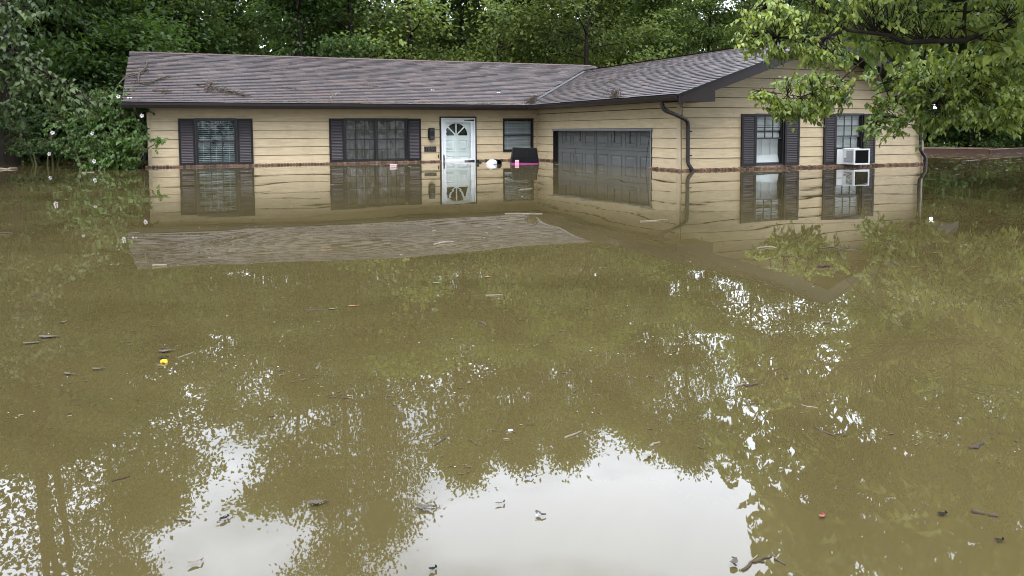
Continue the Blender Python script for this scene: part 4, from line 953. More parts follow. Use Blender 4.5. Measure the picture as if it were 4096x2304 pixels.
# ------------------------------------------------------------------ foliage builders
def leaves_mesh(name, pos, ax, nm, ln, wr, tint, m_, heart=False):
    """pos base point, ax leaf direction, nm rough normal, ln length, wr half-width ratio"""
    n = len(pos)
    ax = ax / (np.linalg.norm(ax, axis=1, keepdims=True) + 1e-9)
    sd = np.cross(nm, ax); sd /= (np.linalg.norm(sd, axis=1, keepdims=True) + 1e-9)
    up = np.cross(ax, sd)
    L_ = ln[:, None]
    if heart:
        tmpl = [(0, 0, 0), (0.10, 0.62, 0.10), (0.42, 0.95, 0.16), (0.75, 0.45, 0.02), (1.0, 0, -0.16), (0.75, -0.45, 0.02), (0.42, -0.95, 0.16), (0.10, -0.62, 0.10), (0.5, 0, 0.02)]
        tris = [(0, 8, 1), (1, 8, 2), (2, 8, 3), (3, 8, 4), (4, 8, 5), (5, 8, 6), (6, 8, 7), (7, 8, 0)]
    else:
        tmpl = [(0, 0, 0), (0.42, 1.0, 0.12), (1.0, 0, -0.10), (0.42, -1.0, 0.12)]
        tris = [(0, 2, 1), (0, 3, 2)]
    k = len(tmpl); V = np.empty((n, k, 3))
    for i, (a, w, u) in enumerate(tmpl):
        V[:, i] = pos + ax * L_ * a + sd * L_ * wr * w + up * L_ * u
    F = (np.arange(n)[:, None, None] * k + np.array(tris)[None]).reshape(-1)
    me = bpy.data.meshes.new(name)
    me.vertices.add(n * k); me.vertices.foreach_set('co', V.reshape(-1).astype(np.float32))
    me.loops.add(len(F)); me.loops.foreach_set('vertex_index', F.astype(np.int32))
    nt = len(F) // 3
    me.polygons.add(nt); me.polygons.foreach_set('loop_start', np.arange(nt, dtype=np.int32) * 3); me.polygons.foreach_set('loop_total', np.full(nt, 3, np.int32))
    me.update(); me.materials.append(m_)
    at_ = me.attributes.new('tint', 'FLOAT', 'POINT'); at_.data.foreach_set('value', np.repeat(tint, k).astype(np.float32))
    return me

def unit(v): return v / (np.linalg.norm(v) + 1e-9)
def grow(seed, H, r0, cb, cr_, nl, shape='round', lean=0.0, sub=5):
    """skeleton: returns trunk MB and a list of (point, direction, limb id) where foliage sprays sit"""
    rg = np.random.RandomState(seed); mb = MB(); sprays = []
    az0 = rg.rand() * 6.28
    tr = []; p = np.zeros(3); nseg = 9
    for i in range(nseg + 1):
        t_ = i / nseg; tr.append(np.array([lean * H * t_ + 0.02 * H * math.sin(3 * t_ + az0), 0.02 * H * math.sin(4 * t_ + az0 * 2), -1.2 + (H * 0.97 + 1.2) * t_]))
    mb.tube(tr, [r0 * (1.25 if i == 0 else 1.0) * (1 - 0.86 * i / nseg) for i in range(nseg + 1)], 8)
    tr = np.array(tr)
    def trunk_at(h):
        z = tr[:, 2]; return np.array([np.interp(h, z, tr[:, 0]), np.interp(h, z, tr[:, 1]), h])
    for i in range(nl):
        f = (i + 0.5 * rg.rand()) / nl; h = cb + (H * 0.96 - cb) * f
        az = az0 + i * 2.399 + rg.randn() * 0.35
        if shape == 'round': pr = math.sin(math.pi * (0.22 + 0.74 * f)) ** 0.8
        elif shape == 'cone': pr = 1.0 - 0.85 * f
        else: pr = 0.55 + 0.45 * math.sin(math.pi * f)
        ln = cr_ * pr * (0.8 + 0.4 * rg.rand()); el = 0.05 + 1.0 * f + rg.randn() * 0.12
        d = np.array([math.cos(az) * math.cos(el), math.sin(az) * math.cos(el), math.sin(el)])
        a = trunk_at(h); pts = [a]
        for s in range(4):
            d = unit(d + rg.randn(3) * 0.13 + np.array([0, 0, -0.05 if f < 0.5 else 0.02])); pts.append(pts[-1] + d * ln / 4)
        rb = max(0.02, r0 * 0.42 * (1 - 0.75 * f)); mb.tube(pts, [rb, rb * 0.8, rb * 0.55, rb * 0.35, rb * 0.12], 5, False)
        for s in range(sub):
            t_ = 0.30 + 0.70 * (s + rg.rand() * 0.6) / sub; k = min(3, int(t_ * 4)); b0 = pts[k] + (pts[k+1] - pts[k]) * min(1, t_ * 4 - k)
            dd = unit(unit(pts[k+1] - pts[k]) + rg.randn(3) * 0.65); l2 = ln * 0.36 * (0.6 + 0.6 * rg.rand())
            b1 = b0 + dd * l2 * 0.5; b2 = b1 + unit(dd + np.array([0, 0, -0.25]) + rg.randn(3) * 0.2) * l2 * 0.5
            mb.tube([b0, b1, b2], [rb * 0.3, rb * 0.2, 0.006], 3, False)
            sprays += [(b0 * 0.4 + b1 * 0.6, dd, i), (b1, dd, i), (b1 * 0.5 + b2 * 0.5, dd, i), (b2, dd, i)]
        sprays.append((pts[-1], d, i))
    return mb, sprays
def foliage(seed, sprays, per, sig, ln, wr, m_, name='crown', heart=False, droop=0.35, flat=0.45):
    rg = np.random.RandomState(seed); P, A, N_, T = [], [], [], []
    cen = np.mean([s[0] for s in sprays], axis=0)
    for (p, d, lid) in sprays:
        n = max(3, int(per * (0.5 + rg.rand()))); ct = rg.rand() * 0.55 + 0.1
        q = p + rg.randn(n, 3) * np.array([sig, sig, sig * flat])
        out = q - cen; out[:, 2] *= 0.4
        a = out / (np.linalg.norm(out, axis=1, keepdims=True) + 1e-6) * 0.7 + rg.randn(n, 3) * 0.55 + np.array([0, 0, -droop])
        nn = np.array([0, 0, 1.0]) + rg.randn(n, 3) * 0.45
        P.append(q); A.append(a); N_.append(nn); T.append(np.clip(ct + rg.randn(n) * 0.16, 0, 1))
    P = np.concatenate(P); n = len(P)
    return leaves_mesh(name, P, np.concatenate(A), np.concatenate(N_), ln * (0.7 + 0.6 * rg.rand(n)), wr, np.concatenate(T), m_, heart)

# ---- woods: five tree forms, shared between the trees
FORMS = []
for i, (H, r0, cb, cr_, nl, shp, per, sig, ln, wr) in enumerate((
        (10.0, 0.16, 1.6, 3.4, 22, 'round', 26, 0.42, 0.175, 0.32),
        (10.0, 0.13, 0.9, 2.9, 24, 'cone', 27, 0.38, 0.16, 0.27),
        (18.0, 0.30, 3.2, 4.6, 30, 'round', 32, 0.62, 0.225, 0.33),
        (18.0, 0.27, 2.2, 4.0, 30, 'full', 34, 0.58, 0.21, 0.29),
        (18.0, 0.34, 5.0, 5.0, 26, 'round', 32, 0.64, 0.23, 0.35))):
    mbt, sp = grow(100 + i, H, r0, cb, cr_, nl, shp, 0.02 * (i % 3 - 1))
    fm = {}
    for key, m_ in (('deep', ML_DEEP), ('mid', ML_MID), ('yel', ML_YEL)):
        if not fm: fm[key] = foliage(200 + i, sp, per, sig, ln, wr, m_)
        else:
            c_ = next(iter(fm.values())).copy(); c_.materials.clear(); c_.materials.append(m_); fm[key] = c_
    FORMS.append((H, mbt.mesh('trunk', M_BARK, True), fm))
def tree(form, key, pos, H, rz, label, group, cat='tree', name='tree', wide=1.0):
    h0, tm, fm = FORMS[form]; s_ = H / h0
    t = thing(name, label, cat, (pos[0], pos[1], 0), (0, 0, rz), group); t.scale = (s_ * wide, s_ * wide, s_)
    obj('trunk', tm, t); obj('crown', fm[key], t); return t
rr = random.Random(42)
FEAT = ((470, 'just left of the roof'), (620, 'over the left rake of the roof'), (820, 'above the left shuttered window'), (1000, 'above the right shutter of the left window'), (1180, 'above the blank wall between the shuttered windows'), (1370, 'above the left half of the twin window'), (1570, 'above the right half of the twin window'), (1780, 'above the white front door'), (1960, 'above the wall right of the front door'), (2130, 'above the small window with the black tote'), (2290, 'above the roof valley'), (2440, 'above the joint of the two ridges'), (2620, 'above the right half of the garage door'), (2800, 'above the corner downspout'), (2960, 'at the tip of the overhanging leaves'), (3200, 'behind the gable peak'), (3500, 'behind the right rake of the gable'), (3800, 'beyond the timber bed'), (4090, 'at the right edge of the frame'))
USED = set()
def place_label(pre, px, fallback):
    for f in sorted(FEAT, key=lambda f: abs(f[0] - px)):
        l_ = pre + ' ' + f[1]
        if abs(f[0] - px) < 170 and l_ not in USED: USED.add(l_); return l_
    return fallback
GB = 'trees of the woods behind the house'
# understorey row close behind the house
for i in range(17):
    px = 380 + i * 205 + rr.uniform(-60, 60); d = rr.uniform(33.5, 40)
    key = rr.choice(['deep', 'mid', 'mid'] if px < 1500 else ['yel', 'yel', 'yel', 'mid'])
    tree(rr.choice((0, 1)), key, at(px, d), rr.uniform(8.0, 11.5), rr.uniform(0, 6.28), place_label('low leafy understorey tree ' + ('of yellowish green' if key == 'yel' else 'of dark green'), px, 'low-branched understorey tree filling the wood edge behind the house'), 'understorey trees at the wood edge behind the house', name='young_tree', wide=rr.uniform(0.95, 1.25))
# taller trees: px -> elevation of the top as the water mirror shows it
for px, d, el in ((560, 43, 26), (860, 47, 19.5), (1180, 44, 25), (1310, 42, 30), (1540, 45, 26.5), (1790, 47, 23.8), (2010, 48, 23.0), (2230, 46, 22.6), (2420, 50, 20.5), (2600, 47, 21.5), (2760, 45, 22.8), (3020, 44, 10.8), (3270, 46, 10.8), (3600, 44, 20), (3950, 46, 26), (4300, 44, 26)):
    H = d * math.tan(rad(el)) - 0.84
    key = rr.choice(['deep', 'mid', 'mid'] if px < 1700 else ['mid', 'yel', 'mid'])
    tree(rr.choice((2, 3, 4)), key, at(px, d), H, rr.uniform(0, 6.28), place_label('tall dark-trunked forest tree', px, 'tall dark-trunked tree of the wood hidden behind nearer leaves'), GB, name='forest_tree', wide=0.72 if px in (2760, 1310, 1540) else 1.0)
for i in range(15):
    px = -300 + i * 330 + rr.uniform(-90, 90); d = rr.uniform(56, 68); H = d * math.tan(rad(rr.uniform(14, 18.5) if not 2700 < px < 3560 else 10.5))
    tree(rr.choice((2, 3, 4)), rr.choice(['deep', 'mid']), at(px, d), H, rr.uniform(0, 6.28), 'distant tree deep in the wood, seen only through gaps', 'distant trees deep in the wood', name='forest_tree', wide=1.2)
# left wood edge
left_l = ['dark green tree beyond the left edge, seen mostly mirrored', 'tall dark tree behind the pale branch at the left edge', 'tall dark tree above the shrub with one white flower', 'tall dark tree between the flowering shrub and the roof corner', 'shorter bright tree just behind the flowering shrub', 'short dark tree right beside the forked trunk', 'dark green tree beyond the left edge, seen mostly mirrored', 'short dark tree touching the left rake of the roof'] + ['dark green tree beyond the left edge, seen mostly mirrored'] * 3
for i, (px, d, H, f, k) in enumerate(((-420, 27, 11, 3, 'deep'), (-120, 31, 12.5, 2, 'deep'), (180, 33, 13, 4, 'deep'), (430, 34, 19.0, 3, 'deep'), (330, 29, 10, 1, 'mid'), (40, 27, 9, 0, 'deep'), (-250, 23, 8, 1, 'deep'), (520, 33, 11, 0, 'deep'), (-700, 25, 16, 2, 'deep'), (-1000, 20, 15, 3, 'deep'), (-1500, 17, 14, 2, 'mid'))):
    tree(f, k, at(px, d), H, rr.uniform(0, 6.28), left_l[i], 'trees of the wood left of the house', name='forest_tree', wide=0.72 if px == 430 else 1.1)
# right wood edge
right_l = ['dark tree beyond the right corner of the house', 'dark tree behind the middle of the timber bed', 'leafy tree behind the right end of the timber bed'] + ['leafy tree of the wood beyond the right edge, seen mostly mirrored'] * 5
for i, (px, d, H, f, k) in enumerate(((3720, 37, 11, 0, 'deep'), (3900, 40, 12, 1, 'deep'), (4080, 38, 11, 0, 'mid'), (4300, 36, 13, 3, 'deep'), (4600, 33, 15, 2, 'mid'), (5000, 28, 15, 3, 'mid'), (5600, 24, 15, 2, 'mid'), (6300, 18, 14, 3, 'mid'))):
    tree(f, k, at(px, d), H, rr.uniform(0, 6.28), right_l[i], 'trees of the wood right of the house', name='forest_tree', wide=1.15)
# bushes at the water's edge
BUSH = []
for i in range(3):
    mbt, sp = grow(300 + i, 3.0, 0.05, 0.15, 1.7, 20, 'round', 0.0, 5)
    BUSH.append((mbt.mesh('stems', M_BARK), foliage(310 + i, sp, 11, 0.24, 0.13, 0.30, ML_DEEP, 'foliage'), foliage(310 + i, sp, 11, 0.24, 0.13, 0.30, ML_MID, 'foliage')))
def bush(i, dark, pos, H, label, group, wide=1.0):
    t = thing('bush', label, 'bush', (pos[0], pos[1], -0.15), (0, 0, rr.uniform(0, 6.28)), group); s_ = H / 3.0; t.scale = (s_ * wide, s_ * wide, s_)
    obj('stems', BUSH[i][0], t); obj('foliage', BUSH[i][1 if dark else 2], t)
bush_l = ['dark bush at the left wood edge, partly outside the frame'] * 2 + ['low dark bush right of the forked trunk on the water', 'low bush behind the shrub with one white flower', 'dark bush behind the flowering shrub, lower left of it', 'tall bush close behind the flowering shrub', 'tall bush touching the left corner of the roof', 'tall bush second row, right of the forked trunk', 'tall bush second row, behind the flowering shrub', 'dark bush at the left wood edge, partly outside the frame', 'tall bush second row, left of the roof corner']
for i, (px, d, H) in enumerate(((-220, 25, 3.5), (-20, 25.5, 3.2), (130, 26, 2.6), (250, 26.5, 3.4), (370, 26, 3.0), (480, 27, 3.8), (560, 28, 4.2), (80, 30, 5), (300, 31, 5.5), (-120, 29, 5), (520, 32, 5.5))):
    bush(rr.randrange(3), rr.random() < 0.75, at(px, d), H, bush_l[i], 'bushes along the left wood edge', 1.15)
bed_l = ['dark bush close to the right house corner, low over the water', 'low bush behind the left end of the timber bed', 'lowest bush behind the middle of the timber bed', 'low bush behind the near corner of the timber bed', 'low bush behind the right end of the timber bed', 'dark bush past the right edge', 'taller bush of the back row, by the right house corner', 'taller bush of the back row, behind the middle of the bed', 'taller bush of the back row, behind the near bed corner', 'taller bush of the back row, at the right edge', 'dark bush past the right edge']
for i, (px, d, H) in enumerate(((3640, 36, 3.2), (3760, 37, 2.6), (3880, 35, 2.2), (3990, 38, 3), (4120, 35, 2.8), (4260, 36, 3.4), (3700, 42, 5), (3860, 43, 4.5), (4030, 43, 5), (4200, 42, 5), (4500, 34, 3.5))):
    bush(rr.randrange(3), True, at(px, d), H, bed_l[i], 'bushes behind the timber bed', 1.2)
# a further belt of foliage closing the wood
rg = np.random.RandomState(9); nP = 42000
pxs = rg.uniform(-900, 5000, nP); ds = rg.uniform(72, 88, nP); zs = rg.beta(1.1, 1.25, nP) * 12.5 - 0.2
P = np.stack([CAM[0] + ds * (FWD[0] + RGT[0] * (pxs - 2048) / FPX), CAM[1] + ds * (FWD[1] + RGT[1] * (pxs - 2048) / FPX), zs], 1)
stuff(obj('treeline', leaves_mesh('treeline', P, rg.randn(nP, 3) + [0, 0, -0.3], np.array([0, 0, 1.0]) + rg.randn(nP, 3) * 0.8, rg.uniform(0.6, 1.1, nP), 0.4, rg.rand(nP), ML_DEEP)))
# wood added behind the viewer, out of view, to cut sky light on the house (mirrored in the window panes)
nP = 30000; an = rg.uniform(rad(68), rad(292), nP); ds = rg.uniform(17, 27, nP); zs = rg.beta(1.2, 1.2, nP) * 23.0 + 0.3
cA, sA = np.cos(an), np.sin(an)
P = np.stack([CAM[0] + ds * (FWD[0] * cA + RGT[0] * sA), CAM[1] + ds * (FWD[1] * cA + RGT[1] * sA), zs], 1)
stuff(obj('treeline', leaves_mesh('treeline', P, rg.randn(nP, 3) + [0, 0, -0.3], np.array([0, 0, 1.0]) + rg.randn(nP, 3) * 0.8, rg.uniform(0.35, 0.7, nP), 0.4, rg.rand(nP), ML_MID)))

# ------------------------------------------------------------------ big-leaved tree leaning in from the right
def spray_leaves(rg, P, A, N_, T, LN, TW, centre, radii, ntwig, tl=0.5, per=10, ll=0.12, anchors=None, ctint=None, gaps=None):
    """twigs scattered in an ellipsoid (axes along camera right / view / up of the place), leaves hanging alternately from each"""
    i = 0
    while i < ntwig:
        u = rg.randn(3); u = u / np.linalg.norm(u) * rg.rand() ** 0.45
        b = centre + RGT * u[0] * radii[0] + FWD * u[1] * radii[1] + UPZ * u[2] * radii[2]
        i += 1
        d = unit(RGT * rg.randn() + FWD * rg.randn() + UPZ * (rg.randn() * 0.4 - 0.35)); l_ = tl * rg.uniform(0.6, 1.2)
        n = max(4, int(per * rg.uniform(0.7, 1.3))); tin = (rg.rand() if ctint is None else np.clip(ctint + rg.randn() * 0.2, 0, 1))
        b = b - d * l_ * 0.45
        tip = b + d * l_ + UPZ * (-0.18 * l_)
        if anchors is not None:
            j = np.argmin(np.sum((anchors - b) ** 2, 1)); a_ = anchors[j]; dist = np.linalg.norm(a_ - b)
            if dist < 0.9: TW.append(([a_, a_ * 0.45 + b * 0.55 + UPZ * 0.06 * dist, b, tip], [0.007, 0.006, 0.004, 0.002]))
            else: TW.append(([b, tip], [0.004, 0.002]))
        else: TW.append(([b, tip], [0.004, 0.002]))
        s = unit(np.cross(d, UPZ))
        for k in range(n):
            t_ = (k + 0.5) / n; p = b + (tip - b) * t_ + UPZ * (0.05 * l_ * math.sin(math.pi * t_)); sg = 1 if k % 2 else -1
            a = unit(s * sg * 0.75 + d * 0.55 + UPZ * (-0.95) + rg.randn(3) * 0.30)
            P.append(p); A.append(a); N_.append(unit(UPZ * 0.8 + s * sg * 0.35 - FWD * 0.25 + rg.randn(3) * 0.35)); T.append(np.clip(tin + rg.randn() * 0.19, 0, 1)); LN.append(ll * rg.uniform(0.5, 1.25))
rg = np.random.RandomState(17)
base = at(4900, 12.5)
t = thing('shade_tree', 'large overhanging tree with big drooping bright leaves, leaning in front of the gable', 'tree', (base[0], base[1], 0))
org = np.array([base[0], base[1], 0.0])
D0 = 13.6
br = []
def pl(pts): return [at3(x, y, d) for x, y, d in pts]
trunk = [org + [0, 0, -1.2], org + [0.02, 0, 0.5], org + [-0.12, 0.05, 2.2], org + [-0.3, 0.0, 4.0], org + [-0.5, 0.1, 6.5], org + [-0.7, -0.1, 9.5]]
mbk = MB(); mbk.tube(trunk, [0.30, 0.26, 0.23, 0.19, 0.13, 0.04], 12)
T0 = trunk[2]
B1 = [trunk[2], at3(4500, -10, 11.9), at3(4096, 75, 11.2), at3(3957, 126, 10.8), at3(3856, 161, 10.5), at3(3695, 166, 10.1), at3(3625, 171, 9.9), at3(3555, 141, 9.6), at3(3384, 121, 9.1), at3(3268, 161, 8.8), at3(3110, 150, 8.6)]
B1b = [trunk[2] + [0, 0, -0.1], at3(4300, 80, 12.8), at3(3900, 140, 13.3), at3(3650, 172, 13.6), at3(3540, 191, 13.7), at3(3469, 231, 13.8), at3(3404, 282, 13.9), at3(3343, 342, 14.0), at3(3203, 387, 14.1), at3(3040, 362, 14.2)]
B2 = [trunk[2] + [0, 0, -0.2], at3(4300, 60, 12.6), at3(4096, 131, 12.8), at3(4007, 211, 12.9), at3(3900, 300, 13.0), at3(3760, 380, 13.0)]
B3 = [B1[4], at3(3856, 90, 10.5), at3(3867, -40, 10.5), at3(3820, -260, 10.5)]
B4 = [B1[8], at3(3318, 60, 9.0), at3(3230, -30, 8.9), at3(3080, 20, 8.7)]
B5 = [trunk[3], at3(4300, -500, 11.5), at3(3800, -520, 10.5), at3(3480, -480, 10)]
B6 = [trunk[3] + [0, 0, 0.3], org + RGT * -1.8 + FWD * -1.8 + [0, 0, 4.9], org + RGT * -3.4 + FWD * -3.6 + [0, 0, 5.0], org + RGT * -4.4 + FWD * -5.0 + [0, 0, 4.7]]
B7 = [trunk[4], org + RGT * -1.5 + FWD * 0.5 + [0, 0, 7.4], org + RGT * -3.6 + FWD * 0.6 + [0, 0, 8.0], org + RGT * -5.2 + FWD * 0.2 + [0, 0, 7.6]]
B8 = [B1b[4], at3(3520, 300, 13.5), at3(3560, 400, 13.4), at3(3500, 500, 13.3)]
anc = []
for B, r0 in ((B1, 0.052), (B1b, 0.028), (B2, 0.05), (B3, 0.035), (B4, 0.022), (B5, 0.07), (B6, 0.08), (B7, 0.07), (B8, 0.02)):
    n = len(B); mbk.tube(B, [max(0.008, r0 * (1 - 0.8 * i / (n - 1))) for i in range(n)], 7)
    for i in range(n - 1):
        for u in (0, 0.33, 0.66): anc.append(B[i] * (1 - u) + B[i+1] * u)
    anc.append(B[-1])
anc = np.array(anc)
P, A, N_, T, LN, TW = [], [], [], [], [], []
px2 = D0 / FPX
# (px, py, half width px, half height px, depth, depth half range, twigs, tint)
LOBES = [
 (3090, 60, 150, 70, 8.6, 0.4, 46, .62), (3020, 150, 75, 60, 8.6, 0.25, 22, .66), (3180, 190, 110, 55, 8.7, 0.3, 30, .5), (3270, 50, 170, 80, 9.0, 0.5, 38, .45),
 (3300, 225, 90, 55, 8.9, 0.3, 18, .42), (3060, 375, 62, 28, 14.2, 0.25, 9, .8), (3140, 425, 80, 42, 14.1, 0.35, 20, .6), (3240, 420, 90, 60, 14.0, 0.5, 32, .45), (3310, 345, 75, 65, 14.0, 0.5, 22, .45), (3200, 330, 90, 40, 14.0, 0.4, 12, .4), (3380, 385, 45, 28, 14.0, 0.3, 7, .35),
 (3480, 40, 190, 85, 9.6, 0.6, 42, .45), (3480, 290, 36, 26, 13.8, 0.3, 5, .4),
 (3600, 310, 60, 60, 13.4, 0.5, 16, .45), (3545, 430, 55, 70, 13.4, 0.4, 18, .45), (3480, 515, 38, 26, 13.3, 0.25, 7, .55), (3670, 310, 90, 80, 13.2, 0.7, 30, .55), (3660, 420, 90, 60, 13.1, 0.6, 28, .5), (3600, 500, 40, 35, 13.1, 0.3, 7, .5),
 (3720, 70, 190, 100, 10.5, 0.8, 44, .42), (3780, 290, 130, 100, 13.0, 0.9, 56, .62), (3800, 420, 120, 70, 12.8, 0.7, 44, .6), (3730, 490, 60, 40, 12.8, 0.4, 10, .5),
 (3960, 60, 190, 110, 11.2, 0.9, 46, .42), (3960, 290, 130, 110, 12.7, 0.9, 52, .55), (3930, 440, 120, 55, 12.5, 0.7, 30, .55), (4060, 390, 80, 80, 12.0, 0.6, 30, .72), (4080, 230, 80, 90, 12.2, 0.7, 26, .6), (4200, 150, 160, 260, 12.4, 1.2, 70, .5), (4030, 480, 60, 35, 12.2, 0.4, 10, .65),
 # crown above the frame
 (3250, -130, 230, 90, 8.8, 0.6, 44, .5), (3650, -160, 280, 120, 10, 1.0, 70, .5), (4050, -180, 300, 170, 12.8, 1.4, 80, .5), (4400, -200, 260, 300, 12.2, 1.4, 80, .5)]
for (x, y, hw_, hh, d, dr, nt, tn) in LOBES:
    spray_leaves(rg, P, A, N_, T, LN, TW, at3(x, y, d), (hw_ * d / FPX, dr, hh * d / FPX), int(nt * 1.4), 0.029 * d, 11, 0.0071 * d, anc, tn)
# high canopy (seen mirrored in the water)
for i in range(55):
    u = rg.rand(); k = (B5, B6, B7)[i % 3]; j = rg.randint(1, len(k)); q = k[j] * 1.0 + np.array([rg.randn() * 0.7, rg.randn() * 0.7, rg.randn() * 0.45])
    spray_leaves(rg, P, A, N_, T, LN, TW, q, (0.75, 0.75, 0.4), 13, 0.45, 10, 0.13, anc, 0.5)
for i in range(40):
    q = org + np.array([rg.randn() * 1.6 - 0.8, rg.randn() * 1.6, 3.5 + rg.rand() * 6.0])
    spray_leaves(rg, P, A, N_, T, LN, TW, q, (0.9, 0.9, 0.5), 13, 0.45, 10, 0.13, None, 0.5)
for i in range(95):        # lower skirts of the high crown, over the open water
    q = mirror3(rg.uniform(3110, 4300), rg.uniform(1930, 2560), rg.uniform(8.2, 10.5))
    if abs(rg.randn()) > 2.2: continue
    spray_leaves(rg, P, A, N_, T, LN, TW, q, (0.42, 0.6, 0.25), 9, 0.45, 10, 0.13, anc, 0.5)
for i in range(26):
    q = mirror3(rg.uniform(2880, 3380), rg.uniform(1620, 1930), rg.uniform(10, 12)); spray_leaves(rg, P, A, N_, T, LN, TW, q, (0.45, 0.6, 0.25), 9, 0.45, 10, 0.13, anc, 0.5)
for i in range(38):
    q = mirror3(rg.uniform(3400, 4300), rg.uniform(1300, 2000), rg.uniform(10, 12.5))
    spray_leaves(rg, P, A, N_, T, LN, TW, q, (0.5, 0.6, 0.3), 9, 0.45, 10, 0.13, anc, 0.5)
for pts, rs in TW: mbk.tube(pts, rs, 3, False)
me = mbk.mesh('trunk', M_BARK, True); me.transform(Matrix.Translation(-Vector(org))); obj('trunk', me, t)
LAMP = np.array([16.98, -6.95, 1.32]); ld = unit(LAMP - CAM); P = np.array(P); rel = P - CAM
off_ = np.linalg.norm(rel - (rel @ ld)[:, None] * ld, axis=1); keep = off_ > 0.13       # leaves left out along the view line so the floodlight shows
me = leaves_mesh('crown', P[keep] - org, np.array(A)[keep], np.array(N_)[keep], np.array(LN)[keep], 0.36, np.array(T)[keep], ML_NEAR, True); obj('crown', me, t)

# ------------------------------------------------------------------ trunk and pale branch at the left edge
org = at(45, 22.0)
t = thing('forked_tree', 'thick dark forked trunk with ivy rising from the water at the left edge', 'tree', (org[0], org[1], 0))
mbk = MB(); R_ = RGT; F_ = FWD
tk = [np.array([0, 0, -1.2]), np.array([0, 0, 0.6]), R_ * 0.10 + [0, 0, 2.8], R_ * 0.25 + [0, 0, 5.2], R_ * 0.38 + [0, 0, 7.4]]
mbk.tube(tk, [0.36, 0.25, 0.22, 0.21, 0.20], 12)
lim = [[tk[4], R_ * 0.40 + [0, 0, 9.5], R_ * 0.44 + [0, 0, 13.0], R_ * 0.3 + [0, 0, 16.5]], [tk[3], R_ * 0.75 + [0, 0, 7.8], R_ * 1.05 + [0, 0, 10.5], R_ * 1.15 + F_ * 0.3 + [0, 0, 15]], [R_ * 0.6 + [0, 0, 6.8], R_ * 0.3 + F_ * .2 + [0, 0, 9.6], R_ * 0.72 + F_ * .3 + [0, 0, 13.0], R_ * 1.9 + [0, 0, 15.5]], [tk[2], R_ * -1.2 + [0, 0, 4.6], R_ * -2.6 + [0, 0, 5.6]], [tk[3], R_ * 1.8 + F_ * -0.6 + [0, 0, 6.4], R_ * 3.0 + F_ * -0.9 + [0, 0, 6.7]], [tk[2], F_ * -1.4 + R_ * .6 + [0, 0, 4.3], F_ * -2.6 + R_ * 1.4 + [0, 0, 4.4]]]
sp = []
rg2 = np.random.RandomState(5)
for L_ in lim:
    mbk.tube(L_, [0.15, 0.12, 0.08, 0.03][:len(L_)], 8)
    for q in range(46):
        k = rg2.randint(0, len(L_) - 1); u = rg2.rand(); p0 = L_[k] * (1 - u) + L_[k+1] * u
        if p0[2] < 3.2: continue
        d = unit(rg2.randn(3) * [1, 1, 0.4]); r_ = rg2.uniform(0.4, 2.5); p1 = p0 + d * r_
        mbk.tube([p0, p0 + d * r_ * 0.5 + [0, 0, 0.1], p1], [0.018, 0.012, 0.004], 3, False)
        for w_ in (0.5, 0.75, 1.0): sp.append((p0 + d * r_ * w_, d, 0))
obj('trunk', mbk.mesh('trunk', M_BARK, True), t)
obj('crown', foliage(51, sp, 11, 0.36, 0.17, 0.30, ML_DEEP), t)
iv = []
for q in range(90):
    h = rg2.uniform(0.1, 5.0); a = rg2.uniform(0, 6.28); iv.append((np.array([math.cos(a) * 0.27, math.sin(a) * 0.27, h]) + R_ * 0.045 * h, np.array([math.cos(a), math.sin(a), 0]), 0))
obj('ivy', foliage(52, iv, 9, 0.12, 0.10, 0.42, ML_DEEP, 'ivy', False, 0.8, 1.0), t)

org = at(-700, 13.0)
t = thing('pale_leaved_tree', 'pale glossy-leaved branch drooping in from the left edge above the water', 'tree', (org[0], org[1], 0))
mbk = MB(); tk = [org + [0, 0, -1.2], org + [0, 0, 1.5], org + RGT * 0.15 + [0, 0, 3.6], org + RGT * 0.1 + [0, 0, 6.5]]
mbk.tube(tk, [0.2, 0.16, 0.12, 0.04], 10)
L1_ = [tk[2], at3(-350, 40, 13.2), at3(-120, 120, 13.4), at3(60, 215, 13.5), at3(200, 300, 13.6), at3(310, 370, 13.7), at3(365, 415, 13.7)]
L2_ = [tk[2], at3(-380, -60, 12.4), at3(-150, -20, 12.8), at3(60, 30, 13.0)]
L3_ = [tk[1], at3(-300, 350, 13.0), at3(-100, 400, 13.0), at3(60, 450, 13.1)]
anc = []
for B, r0 in ((L1_, 0.06), (L2_, 0.04), (L3_, 0.04)):
    n = len(B); mbk.tube(B, [max(0.007, r0 * (1 - 0.85 * i / (n - 1))) for i in range(n)], 7)
    for i in range(n - 1):
        for u in (0, 0.33, 0.66): anc.append(B[i] * (1 - u) + B[i+1] * u)
anc = np.array(anc); P, A, N_, T, LN, TW = [], [], [], [], [], []
for (x, y, hw_, hh, d, dr, nt, tn) in [(-60, 150, 130, 80, 13.3, 0.6, 40, .5), (40, 250, 110, 70, 13.4, 0.6, 36, .55), (140, 315, 90, 60, 13.5, 0.5, 34, .6), (230, 350, 80, 55, 13.6, 0.4, 32, .7), (320, 390, 60, 40, 13.7, 0.3, 18, .75), (20, 30, 120, 60, 12.9, 0.6, 20, .45), (-200, 60, 160, 120, 13, 0.8, 50, .5), (20, 430, 90, 55, 13.1, 0.5, 26, .45), (-150, 380, 140, 90, 13.0, 0.7, 40, .45), (-400, 200, 250, 260, 13, 1.0, 90, .5), (-700, -200, 350, 300, 13, 1.3, 110, .5)]:
    spray_leaves(rg, P, A, N_, T, LN, TW, at3(x, y, d), (hw_ * d / FPX, dr, hh * d / FPX), nt, 0.45, 10, 0.105, anc, tn)
for pts, rs in TW: mbk.tube(pts, rs, 3, False)
me = mbk.mesh('trunk', M_BARK, True); me.transform(Matrix.Translation(-Vector(org))); obj('trunk', me, t)
